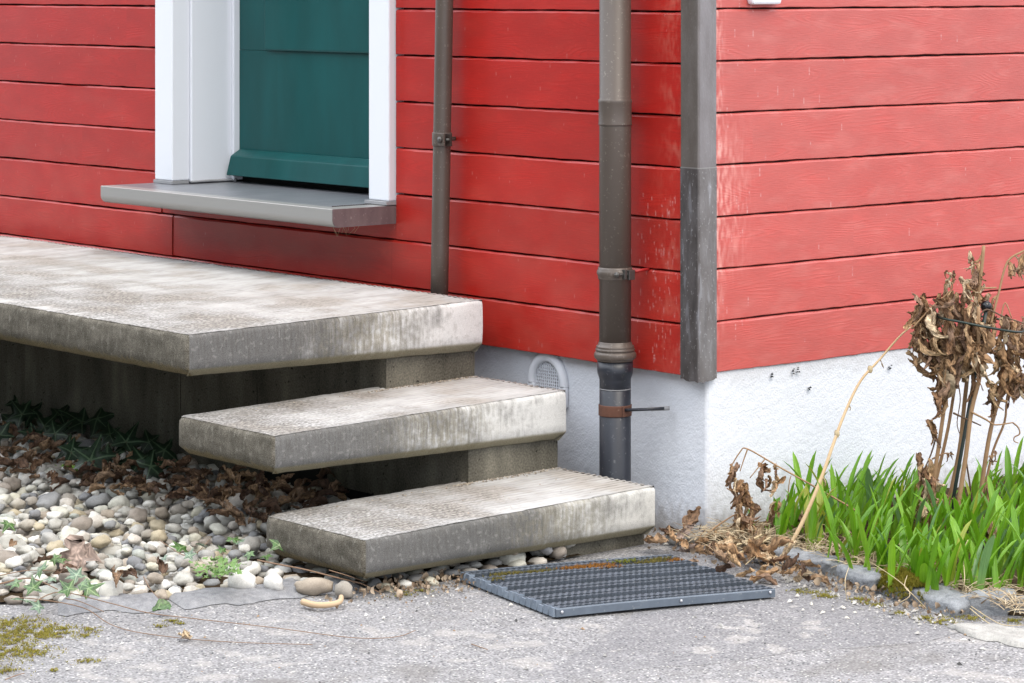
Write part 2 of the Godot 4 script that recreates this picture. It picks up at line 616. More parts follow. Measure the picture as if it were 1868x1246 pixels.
func concrete_end(k: int) -> Image:
	var n := noise(95 + k, 1.0, 4)
	return paint(512, 96, func(x: int, y: int):
		var v := 1.0 - y / 96.0
		var a := n.get_noise_2d(x * 0.08, y * 0.02)
		var b := n.get_noise_2d(x * 0.015, y * 0.02)
		var c := Color(0.43, 0.41, 0.375).lerp(Color(0.31, 0.295, 0.265), clampf(0.5 + a * 0.35 + b * 0.7, 0.0, 1.0))
		c = c.lerp(Color(0.64, 0.63, 0.60), clampf((n.get_noise_2d(x * 0.09 + 90.0, y * 0.03) - 0.25) * 0.9, 0.0, 0.35))
		c = c.lerp(Color(0.43, 0.385, 0.28), smoothstep(0.26, 0.12, v + a * 0.1) * 0.7)
		var g := n.get_noise_2d(x * 0.6, y * 0.6) * 0.24
		if n.get_noise_2d(x * 0.3 + 77.0, y * 0.3) > 0.55:
			g -= 0.14
		return Color(c.r + g, c.g + g, c.b + g))


func concrete_top(k: int) -> Image:
	var n := noise(99 + k, 1.0, 4)
	# u: x across the ribs (0 at the front edge), v: 0 at the house wall, 1 at the outer end
	var w := 2048 if k == 0 else 384
	var x1: float = [-0.634, -0.333, -0.034][k]
	return paint(w, 512, func(x: int, y: int):
		var v := y / 512.0
		var xs := x * (2.77 if k == 0 else 0.37) / w
		var a := n.get_noise_2d(xs * 9.0, v * 1.6)
		var b := n.get_noise_2d(xs * 3.0 + 30.0, v * 4.0)
		var f := n.get_noise_2d(xs * 150.0, v * 7.0)
		var c := Color(0.70, 0.695, 0.69).lerp(Color(0.62, 0.61, 0.60), clampf(0.5 + a + b, 0.0, 1.0))
		c = c.lerp(Color(0.66, 0.60, 0.53), clampf(b * 0.6, 0.0, 0.22))
		var grime := smoothstep(0.25, 1.0, v + b * 0.35) * (0.9 if k > 0 else 0.75)
		var fleck := n.get_noise_2d(xs * 330.0 + 11.0, v * 60.0)
		c = c.lerp(Color(0.25, 0.245, 0.24), clampf(grime * (0.35 + fleck * 1.6 + f * 0.6), 0.0, 0.85))
		c = c.lerp(Color(0.86, 0.85, 0.84), clampf((fleck - 0.28) * 2.0, 0.0, 0.6) * smoothstep(0.5, 0.95, v))
		if k == 0:
			c = c.lerp(Color(0.86, 0.86, 0.86), smoothstep(0.90, 0.955, v + f * 0.03) * smoothstep(0.2, 0.5, xs) * clampf(0.4 + a * 2.0, 0.0, 0.55) * smoothstep(2.7, 2.2, xs))
		# dirt lodged in the grooves between the ribs
		var groove := 1.0 - absf(cos(PI * (x1 - xs) / 0.020))
		groove = groove * groove * smoothstep(0.018, 0.03, xs)
		c = c.lerp(Color(0.36, 0.34, 0.31), groove * clampf((0.60 if k == 0 else 0.34) + b * 0.5 + grime * 0.3, 0.0, 0.85))
		c = c.lerp(Color(0.50, 0.48, 0.45), clampf(f * 1.1 - 0.1, 0.0, 0.5))
		var g := f * 0.08
		return Color(c.r + g, c.g + g, c.b + g))


func asphalt() -> Array:
	var n := noise(42, 1.0, 3)
	var cell := FastNoiseLite.new()
	cell.seed = 43
	cell.noise_type = FastNoiseLite.TYPE_CELLULAR
	cell.frequency = 1.0
	cell.cellular_return_type = FastNoiseLite.RETURN_DISTANCE
	cell.fractal_type = FastNoiseLite.FRACTAL_NONE
	var val := FastNoiseLite.new()
	val.seed = 43
	val.noise_type = FastNoiseLite.TYPE_CELLULAR
	val.frequency = 1.0
	val.cellular_return_type = FastNoiseLite.RETURN_CELL_VALUE
	val.fractal_type = FastNoiseLite.FRACTAL_NONE
	var s := 768
	var hb := PackedByteArray()
	hb.resize(s * s)
	# one tile is 0.9 m
	var im := paint(s, s, func(x: int, y: int):
		var d := cell.get_noise_2d(x * 0.27, y * 0.27)
		var t := val.get_noise_2d(x * 0.27, y * 0.27)
		var lo := n.get_noise_2d(x * 0.012, y * 0.012)
		var k := 0.515 + 0.05 * lo
		var stone := smoothstep(-0.28, -0.62, d)
		var c := Color(k, k * 0.992, k * 1.005)
		var sc := 0.32 + (t * 0.5 + 0.5) * 0.40
		c = c.lerp(Color(sc, sc * 0.985, sc * 0.985), stone * 0.62)
		if t > 0.94:
			c = c.lerp(Color(0.76, 0.75, 0.73), stone)
		elif t < -0.94:
			c = c.lerp(Color(0.24, 0.24, 0.26), stone)
		hb[y * s + x] = clampi(int(255 * (0.25 + 0.55 * stone + 0.2 * n.get_noise_2d(x * 0.1, y * 0.1))), 0, 255)
		return c)
	var crack: Array = [Vector2(0.746, 0.906), Vector2(0.764, 0.854), Vector2(0.805, 0.781), Vector2(0.828, 0.689), Vector2(0.845, 0.557), Vector2(0.899, 0.467), Vector2(0.936, 0.383), Vector2(0.953, 0.309), Vector2(0.941, 0.197)]
	var crack2: Array = [Vector2(0.389, 1.016), Vector2(0.429, 1.016), Vector2(0.479, 1.024)]
	# unique layer over 4 m x 4 m starting at (-1.5, -1)
	var det := paint(1024, 1024, func(x: int, y: int):
		var p := Vector2(-1.5 + x / 256.0, -1.0 + y / 256.0)
		var a := n.get_noise_2d(p.x * 3.0, p.y * 3.0)
		var b := n.get_noise_2d(p.x * 11.0 + 5.0, p.y * 11.0)
		var out := Color(0.50, 0.49, 0.51, 0.0)
		var pale := clampf(b * 0.8 + a * 0.7 - 0.24, 0.0, 1.0) * 1.2
		out = Color(0.68, 0.66, 0.64, clampf(pale, 0.0, 0.36))
		# newer, darker layer on the house side of the crack
		var dd := 9.0
		var on_far := false
		if p.x > -0.1 and p.y > -0.3 and p.y < 1.4:
			for list in [crack, crack2]:
				for i in list.size() - 1:
					var q := Geometry2D.get_closest_point_to_segment(p, list[i], list[i + 1])
					var e := p.distance_to(q)
					if e < dd:
						dd = e
						on_far = (list[i + 1] - list[i]).cross(p - list[i]) < 0.0 and list == crack
			if on_far and out.a < 0.25:
				out = Color(0.40, 0.395, 0.41, clampf(0.30 - a * 0.2, 0.0, 0.5) * smoothstep(0.0, 0.02, dd))
			var width := 0.0016 + 0.0016 * clampf(n.get_noise_2d(p.x * 60.0, p.y * 60.0) + 0.3, 0.0, 1.0)
			if dd < width + absf(b) * 0.001:
				out = Color(0.20, 0.19, 0.19, 0.6)
		# damp, dirty band along the gravel and the bed
		if out.a < 0.2 and a < -0.25:
			out = Color(0.40, 0.385, 0.37, clampf((-a - 0.25) * 1.4, 0.0, 0.45))
		return out)
	return [im, Image.create_from_data(s, s, false, Image.FORMAT_L8, hb), det]


func door_mat_paint() -> StandardMaterial3D:
	var m := mat(Color(0.045, 0.305, 0.305), 0.36, 0.0, 0.35)
	var n := noise(83, 1.0, 3)
	m.albedo_texture = tx(paint(256, 256, func(x: int, y: int):
		var k := 0.94 + 0.08 * n.get_noise_2d(x * 0.02, y * 0.006)
		if n.get_noise_2d(x * 0.3, y * 0.3) > 0.66:
			return Color(1.0, 1.0, 1.0)
		return Color(k, k, k)))
	return tri_map(relief(m, M.medium, 0.015), 1.6)


func leafy(c: Color, rough: float, through: float) -> StandardMaterial3D:
	var m := mat(Color.WHITE, rough, 0.0, 0.5)
	var n := noise(85, 1.0, 2)
	m.albedo_texture = tx(paint(64, 128, func(x: int, y: int):
		var rib := 0.10 * cos(x / 64.0 * TAU * 9.0) + 0.12 * n.get_noise_2d(x * 0.1, y * 0.02)
		var base := smoothstep(0.45, 0.0, y / 128.0)
		var k := 1.0 + rib
		return Color(c.r * k, c.g * k, c.b * k).lerp(Color(0.66, 0.78, 0.30), base * 0.6)))
	m.backlight_enabled = true
	m.backlight = Color(through, through, through)
	return m


func crisp(c: Color) -> StandardMaterial3D:
	var m := mat(Color.WHITE, 0.7, 0.0, 0.35)
	var n := noise(86, 1.0, 3)
	m.albedo_texture = tx(paint(64, 64, func(x: int, y: int):
		var u := x / 63.0 - 0.5
		var vein := 1.0 if absf(u) < 0.03 else 0.0
		var side := 0.5 + 0.5 * cos((y / 63.0 - absf(u) * 0.9) * TAU * 7.0)
		var k := 0.92 + 0.35 * n.get_noise_2d(x * 0.08, y * 0.08) + 0.16 * (side * side - 0.4) + 0.14 * vein
		return Color(c.r * k, c.g * k, c.b * k)))
	relief(m, m.albedo_texture, 0.12)
	m.backlight_enabled = true
	m.backlight = Color(0.3, 0.26, 0.22)
	return m


func ivy_mat(c: Color, vein: Color) -> StandardMaterial3D:
	var m := mat(Color.WHITE, 0.38, 0.0, 0.5)
	var n := noise(87, 1.0, 3)
	m.albedo_texture = tx(paint(128, 128, func(x: int, y: int):
		var p := Vector2(x / 127.0 - 0.5, 0.5 - y / 127.0) - Vector2(0.0, -0.14)
		var k := 1.0 + 0.5 * n.get_noise_2d(x * 0.05, y * 0.05)
		var o := Color(c.r * k, c.g * k, c.b * k)
		for a in [90.0, 28.0, 152.0, -38.0, 218.0]:
			var d := Vector2.from_angle(deg_to_rad(a))
			var along := p.dot(d)
			if along > 0.0:
				var off := absf(p.cross(d))
				if off < 0.013 * (1.0 - along):
					o = vein
				elif fposmod(along * 9.0 - off * 7.0, 1.0) < 0.10 and off < along * 0.5:
					o = o.lerp(vein, 0.35)
		return o))
	m.backlight_enabled = true
	m.backlight = Color(0.3, 0.3, 0.3)
	return m


# ------------------------------------------------------------------ house
# one cladding board, running along "along" from a to b on a plane; uv2 covers the whole wall
func board(a: float, b: float, k: int, wall_b: bool, back := 0.0, drop := 0.0, height := 1.0) -> ArrayMesh:
	var g := Geo.new(1, true)
	var y0 := Y0 + k * ROW + drop
	var len := b - a
	var n := maxi(2, int(len / 0.025))
	# (height above y0, set back)
	var tilt := rng.randf_range(-0.0008, 0.0008)
	var prof := [Vector2(0.0, 0.016), Vector2(0.0, 0.0012), Vector2(0.0014, 0.0), Vector2(0.1095, 0.0004), Vector2(0.1138, 0.0040), Vector2(0.1146, 0.016)]
	if height < 1.0:
		prof = [Vector2(0.0, 0.016), Vector2(0.0, 0.0012), Vector2(0.0014, 0.0), Vector2(ROW * height, 0.0003), Vector2(ROW * height, 0.016)]
	var ph := rng.randf() * 50.0
	var jit := noise(700 + k + (50 if wall_b else 0), 1.0, 2)
	var strip := rng.randi_range(0, 7)
	var du := rng.randf()
	var fade := rng.randf_range(0.86, 1.0)
	g.col = Color(fade, fade * rng.randf_range(0.92, 1.0), fade * rng.randf_range(0.92, 1.0))
	for q in prof.size() - 1:
		g.group(q + 1)
		var p0: Vector2 = prof[q]
		var p1: Vector2 = prof[q + 1]
		var place := func(i: int, j: int):
			var s := a + len * i / n
			var p: Vector2 = p0 if j == 0 else p1
			var e := 0.0
			if p.x < 0.01 or p.x > 0.108:
				e = 0.0012 * jit.get_noise_2d(s * 3.0 + ph, p.x * 40.0) + 0.0012 * jit.get_noise_2d(s * 45.0 + ph, p.x * 90.0)
			var bow := 0.0016 * jit.get_noise_2d(s * 1.2 + ph, 7.0) + tilt
			var dep := -(p.y + back) + bow
			if p.y > 0.012:
				dep = -p.y - back
			if wall_b:
				return Vector3(dep, y0 + p.x + e, -s)
			return Vector3(s, y0 + p.x + e, dep)
		var uv := func(i: int, j: int, p: Vector3):
			var s := a + len * i / n
			var hgt: float = (p0 if j == 0 else p1).x / ROW
			return Vector2(s / 1.2 + du, (strip + 0.96 - 0.92 * hgt) / 8.0)
		var uv2 := func(i: int, j: int, p: Vector3):
			if wall_b:
				return Vector2(-p.z / 1.6, 1.373 - p.y)
			return Vector2((p.x + 3.3) / 3.3, 1.373 - p.y)
		g.grid(n, 1, place, uv, uv2)
	# ends
	g.group(9)
	for e in [a, b]:
		for q in range(1, prof.size() - 2):
			var p0: Vector2 = prof[q]
			var p1: Vector2 = prof[q + 1]
			var c := []
			for p in [Vector2(p0.x, p0.y + back), Vector2(p1.x, p1.y + back), Vector2(p1.x, 0.016 + back), Vector2(p0.x, 0.016 + back)]:
				c.append(Vector3(-p.y, y0 + p.x, -e) if wall_b else Vector3(e, y0 + p.x, -p.y))
			var flip: bool = e == a
			if wall_b:
				flip = not flip
			if flip:
				g.quad(c[3], c[2], c[1], c[0])
			else:
				g.quad(c[0], c[1], c[2], c[3])
	return g.done()


func plaster_face(a: float, b: float, y0: float, y1: float, wall_b: bool, plane: float) -> ArrayMesh:
	var g := Geo.new(1, true)
	var n1 := noise(23, 1.0, 3)
	var n2 := noise(24, 1.0, 2)
	var nu := int((b - a) / 0.0045)
	var nv := int((y1 - y0) / 0.0045)
	g.grid(nu, nv, func(i: int, j: int):
		var s := a + (b - a) * i / nu
		var y := y0 + (y1 - y0) * j / nv
		var d := 0.0009 * n1.get_noise_2d(s * 62.0, y * 62.0) + 0.0008 * n2.get_noise_2d(s * 9.0 + 40.0, y * 9.0)
		var r := 0.006
		var e := (b - s) if not wall_b else (s - a)
		var back := 0.0
		if e < r:
			back = r - sqrt(maxf(0.0, r * r - (r - e) * (r - e)))
		return Vector3(plane + d - back, y, -s) if wall_b else Vector3(s, y, plane + d - back)
	, null, func(i: int, j: int, p: Vector3): return Vector2((-p.z if wall_b else p.x) / 2.0 + (0.37 if wall_b else 0.0), 1.0 - clampf(p.y, 0.002, 0.495) / 0.5))
	return g.done()


func build_house() -> void:
	rng.seed = 5
	var house := thing("house", "red timber-clad house with white plinth, green door and copper corner trim", "house")
	# solid body, so that light enters nowhere
	var core := Geo.new(-1)
	box(Vector3(-6.0, -0.4, -0.25), Vector3(-2.20, 2.7, -0.0325), 0.002, core)
	box(Vector3(-1.085, -0.4, -0.25), Vector3(-0.04, 2.7, -0.0345), 0.002, core)
	box(Vector3(-2.198, -0.4, -0.25), Vector3(-1.087, 0.648, -0.0335), 0.002, core)
	box(Vector3(-2.198, 2.2, -0.25), Vector3(-1.087, 2.7, -0.0335), 0.002, core)
	box(Vector3(-0.25, -0.4, -6.0), Vector3(-0.0195, 2.7, -0.036), 0.002, core)
	box(Vector3(-2.5, -0.4, -0.34), Vector3(-0.9, 2.69, -0.262), 0.002, core)
	box(Vector3(-6.0, -0.4, -6.0), Vector3(-5.8, 2.69, -0.26), 0.002, core)
	box(Vector3(-5.79, -0.4, -6.0), Vector3(-0.26, 2.69, -5.8), 0.002, core)
	box(Vector3(-6.0, 2.7, -6.0), Vector3(0.0, 2.8, 0.0), 0.002, core)
	mi("wall_core", core.done(), M.plaster_core, house)
	# plinth
	var pa := mi("plinth", plaster_face(-3.4, -0.005, -0.02, 0.385, false, -0.03), M.plaster, house)
	mi("plinth", plaster_face(0.030, 1.7, -0.02, 0.385, true, -0.005), M.plaster, house)
	mi("plinth", box(Vector3(-0.15, -0.05, -5.9), Vector3(-0.0052, 0.385, -1.70), 0.002), M.plaster_core, house)
	pa.set_meta("label", "shaded plinth behind the steps and the pipes")
	# cladding
	var left := Node3D.new()
	add(left, "clad_wall", house)
	for k in 18:
		if k == 0:
			mi("board", board(-5.6, -0.045, k, false), M.board_a, left)
		elif k <= 2:
			mi("board", board(-5.6, -2.128 if k == 1 else -2.183, k, false), M.board_a, left)
			mi("board", board(-2.124 if k == 1 else -2.180, -1.122 if k == 1 else -1.096, k, false, 0.0025, 0.0, 1.0 if k == 1 else 0.33), M.board_a, left)
			mi("board", board(-1.119 if k == 1 else -1.102, -0.045, k, false), M.board_a, left)
		else:
			if k < 16:
				mi("board", board(-5.6, -2.183, k, false), M.board_a, left)
				mi("board", board(-1.102, -0.045, k, false), M.board_a, left)
			else:
				mi("board", board(-5.6, -0.045, k, false), M.board_a, left)
	var bg := Geo.new(-1)
	box(Vector3(-5.9, Y0 + 0.004, -0.032), Vector3(-2.19, 2.69, -0.0155), 0.001, bg)
	box(Vector3(-1.09, Y0 + 0.004, -0.0325), Vector3(-0.03, 2.69, -0.0157), 0.001, bg)
	box(Vector3(-2.189, Y0 + 0.004, -0.0315), Vector3(-1.091, 0.645, -0.0153), 0.001, bg)
	mi("board_backing", bg.done(), M.board_back, left)
	var right := Node3D.new()
	add(right, "clad_wall", house)
	for k in 18:
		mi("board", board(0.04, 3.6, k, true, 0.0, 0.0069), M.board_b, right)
	mi("board_backing", box(Vector3(-0.0193, Y0 + 0.009, -5.9), Vector3(-0.0155, 2.69, -0.03), 0.001), M.board_back, right)
	build_trim(house)
	build_door(house)
	# arched air grille in the plinth
	var vent := Node3D.new()
	add(vent, "air_grille", house)
	vent.position = Vector3(-0.543, 0.298, -0.029)
	var ring := Geo.new(0)
	ring.grid(24, 10, func(i: int, j: int):
		var t := PI * i / 24.0
		var o := TAU * j / 10.0
		var r := 0.052 + 0.011 * cos(o)
		return Vector3(cos(t) * r * 1.12, sin(t) * r * 1.25, 0.004 + 0.011 * sin(o)))
	box(Vector3(-0.07, -0.05, 0.0), Vector3(-0.046, 0.0, 0.012), 0.003, ring)
	box(Vector3(0.046, -0.05, 0.0), Vector3(0.07, 0.0, 0.012), 0.003, ring)
	mi("grille_frame", ring.done(), M.vent, vent)
	for k in 13:
		var x := -0.044 + k * 0.0074
		var top := sqrt(maxf(0.0, 1.0 - pow(x / 0.05, 2.0))) * 0.052
		mi("grille_bar", box(Vector3(x - 0.0014, -0.05, 0.002), Vector3(x + 0.0014, top, 0.005), 0.0005), M.vent, vent)
	for k in 13:
		var y := -0.045 + k * 0.0078
		var half := 0.048 * sqrt(clampf(1.0 - pow(maxf(y, 0.0) / 0.058, 2.0), 0.0, 1.0))
		mi("grille_bar", box(Vector3(-half, y - 0.0013, 0.0012), Vector3(half, y + 0.0013, 0.0042), 0.0005), M.vent, vent)
	mi("grille_back", box(Vector3(-0.045, -0.05, -0.004), Vector3(0.045, 0.035, 0.0002), 0.001), mat(Color(0.58, 0.57, 0.57), 0.9), vent)
	# underside of a small white fitting on the right wall
	mi("wall_plate", box(Vector3(-0.002, 1.213, -0.247), Vector3(0.022, 1.36, -0.153), 0.007), M.white, house)


func build_trim(house: Node3D) -> void:
	var trim := Node3D.new()
	add(trim, "corner_trim", house)
	var n := noise(58, 1.0, 2)
	for piece in [[0.842, 2.49, 0.0076], [0.362, 0.846, 0.0092]]:
		var g := Geo.new(1)
		var y0: float = piece[0]
		var y1: float = piece[1]
		var d: float = piece[2]
		var nv := int((y1 - y0) / 0.012)
		# plan outline of the angle: outer faces, then returns to the boards
		var plan := [Vector2(-0.0525, -0.004), Vector2(-0.0525, d - 0.002), Vector2(-0.0505, d), Vector2(d - 0.004, d), Vector2(d, d - 0.004), Vector2(d, -0.0475), Vector2(d - 0.002, -0.0495), Vector2(-0.004, -0.0495)]
		for q in plan.size() - 1:
			g.group(q + 1)
			var a: Vector2 = plan[q]
			var b: Vector2 = plan[q + 1]
			var cols := 6 if (b - a).length() > 0.03 else 1
			g.grid(cols, nv, func(i: int, j: int):
				var p := a.lerp(b, float(i) / cols)
				var y := y0 + (y1 - y0) * j / nv
				var w := 0.0011 * n.get_noise_3d(p.x * 30.0, y * 9.0, p.y * 30.0)
				var x := p.x + w
				if j == 0 and y0 < 0.4:
					y += 0.004 * n.get_noise_2d(p.x * 60.0 + 3.0, p.y * 60.0) + absf(p.x) * 0.10 + absf(p.y) * 0.12
				return Vector3(x, y, p.y + w)
			, func(i: int, j: int, p: Vector3): return Vector2((p.x - p.z) * 2.2 + 0.5, (1.25 - p.y) / 0.9))
		# upper rim
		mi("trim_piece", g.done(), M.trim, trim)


func build_door(house: Node3D) -> void:
	var frame := Node3D.new()
	add(frame, "door_frame", house)
	for s in [[-2.172, -2.084], [-1.190, -1.106]]:
		mi("jamb_face", box(Vector3(s[0], 0.706, -0.030), Vector3(s[1], 2.25, 0.021 if s[0] > -2.0 else 0.029), 0.0035), M.white, frame)
		mi("jamb_foot", box(Vector3(s[0] - 0.004, 0.6965, -0.026), Vector3(s[1] + 0.004, 0.7055, 0.0315), 0.001), M.grey_foot, frame)
	mi("reveal", box(Vector3(-2.196, 0.7005, -0.20), Vector3(-2.075, 2.25, -0.0305), 0.003), M.white, frame)
	mi("reveal", box(Vector3(-1.203, 0.7005, -0.20), Vector3(-1.09, 2.25, -0.0305), 0.003), M.white, frame)
	mi("door_stop", box(Vector3(-2.0745, 0.7005, -0.225), Vector3(-2.062, 2.25, -0.166), 0.0025), M.white, frame)
	mi("lintel", box(Vector3(-2.181, 2.16, -0.20), Vector3(-1.098, 2.249, 0.0285), 0.003), M.white, frame)
	mi("sealant", tube([Vector3(-2.071, 0.7015, -0.026), Vector3(-2.0715, 0.702, -0.09), Vector3(-2.071, 0.7015, -0.17), Vector3(-2.058, 0.7015, -0.172)], 0.0035, 0.005, 6), M.grey_foot, frame)
	var door := Node3D.new()
	add(door, "door", house)
	door.set_meta("label", "dark green panelled front door with a sloping weather bar")
	mi("stile", box(Vector3(-2.0605, 1.0722, -0.225), Vector3(-1.9235, 2.155, -0.185), 0.0015), M.green, door)
	mi("bottom_rail", box(Vector3(-2.0605, 0.7125, -0.225), Vector3(-1.205, 1.0718, -0.1851), 0.0004), M.green, door)
	mi("stile", box(Vector3(-1.34, 1.0865, -0.225), Vector3(-1.205, 2.155, -0.1872), 0.0015), M.green, door)
	var pan := Geo.new(-1)
	box(Vector3(-1.9225, 1.0725, -0.2045), Vector3(-1.2052, 2.1, -0.1715), 0.006, pan)
	mi("door_panel", pan.done(), M.green, door)
	# weather bar: flat below, sloping on top, left end cut at a slant
	var poly := PackedVector2Array([Vector2(-0.192, 0.7165), Vector2(-0.140, 0.7165), Vector2(-0.1385, 0.718), Vector2(-0.1465, 0.770), Vector2(-0.150, 0.7735), Vector2(-0.1755, 0.789), Vector2(-0.192, 0.789)])
	var g := Geo.new(-1)
	prism(poly, 0.0, 1.0, g, func(z: float, y: float, t: float):
		var x0 := -2.058 + clampf((y - 0.7165) / 0.0725, 0.0, 1.0) * 0.012
		return Vector3(lerpf(x0, -1.2055, 1.0 - t), y, z))
	mi("weather_bar", g.done(), M.green, door)
	mi("door_shadow_gap", box(Vector3(-2.058, 0.6959, -0.226), Vector3(-1.206, 0.7124, -0.1935), 0.001), M.dark_gap, door)
	# threshold
	var sill := Node3D.new()
	add(sill, "door_sill", house)
	mi("sill_core", box(Vector3(-2.165, 0.6515, -0.23), Vector3(-1.1115, 0.6935, 0.180), 0.004), M.sill_side, sill)
	var nose := PackedVector2Array()
	# section in (z, y): quarter round lower edge in front
	nose.append(Vector2(0.158, 0.6955))
	nose.append(Vector2(0.158, 0.6945))
	nose.append(Vector2(0.1995, 0.6925))
	for k in 9:
		var t := PI / 2 * k / 8.0
		nose.append(Vector2(0.1805 + 0.0195 * cos(t), 0.669 - 0.0195 * sin(t)))
	nose.append(Vector2(0.133, 0.6492))
	nose.append(Vector2(0.133, 0.6480))
	for k in 9:
		var t := PI / 2 * (8 - k) / 8.0
		nose.append(Vector2(0.1805 + 0.0207 * cos(t), 0.669 - 0.0210 * sin(t)))
	nose.append(Vector2(0.2012, 0.6940))
	nose.append(Vector2(0.1990, 0.6955))
	nose.reverse()
	var ng := Geo.new(-1)
	prism(nose, 0.0, 1.0, ng, func(z: float, y: float, t: float): return Vector3(lerpf(-2.183, -1.106, t), y, z))
	mi("sill_nosing", ng.done(), M.zinc, sill)
	mi("sill_sheet", box(Vector3(-2.179, 0.6934, -0.225), Vector3(-1.168, 0.6958, 0.157), 0.0008), M.sheet, sill)
	mi("sill_edge", box(Vector3(-1.167, 0.6933, -0.03), Vector3(-1.108, 0.6952, 0.1575), 0.0008), M.zinc, sill)
	var teeth := Geo.new(-1)
	for k in 22:
		var z := 0.151 - k * 0.0075
		box(Vector3(-1.1715, 0.6955, z - 0.0022), Vector3(-1.1655, 0.6974, z + 0.0022), 0.0006, teeth)
	mi("sill_teeth", teeth.done(), mat(Color(0.22, 0.21, 0.21), 0.7), sill)
	var cap := PackedVector2Array([Vector2(-0.014, 0.6945), Vector2(-0.014, 0.6485), Vector2(0.160, 0.6485)])
	for k in 9:
		var t := -PI / 2 + PI / 2 * k / 8.0
		cap.append(Vector2(0.1805 + 0.0200 * cos(t), 0.669 + 0.0203 * sin(t)))
	cap.append(Vector2(0.2005, 0.6935))
	cap.append(Vector2(0.1990, 0.6948))
	var cg := Geo.new(-1)
	prism(cap, 0.0, 1.0, cg, func(z: float, y: float, t: float): return Vector3(lerpf(-1.1024, -1.1058, t), y, z))
	mi("sill_end", cg.done(), M.sill_side, sill)
	var web := Geo.new(0)
	rng.seed = 77
	for k in 9:
		var a := Vector3(-1.118 - rng.randf() * 0.05, 0.650, 0.10 + rng.randf() * 0.07)
		tube([a, a + Vector3(rng.randf_range(-0.01, 0.01), -0.008, 0.0), a + Vector3(rng.randf_range(-0.02, 0.02), -0.018 - rng.randf() * 0.014, rng.randf_range(-0.01, 0.01))], 0.0006, 0.0003, 4, web)
	mi("dry_roots", web.done(), M.straw, sill)


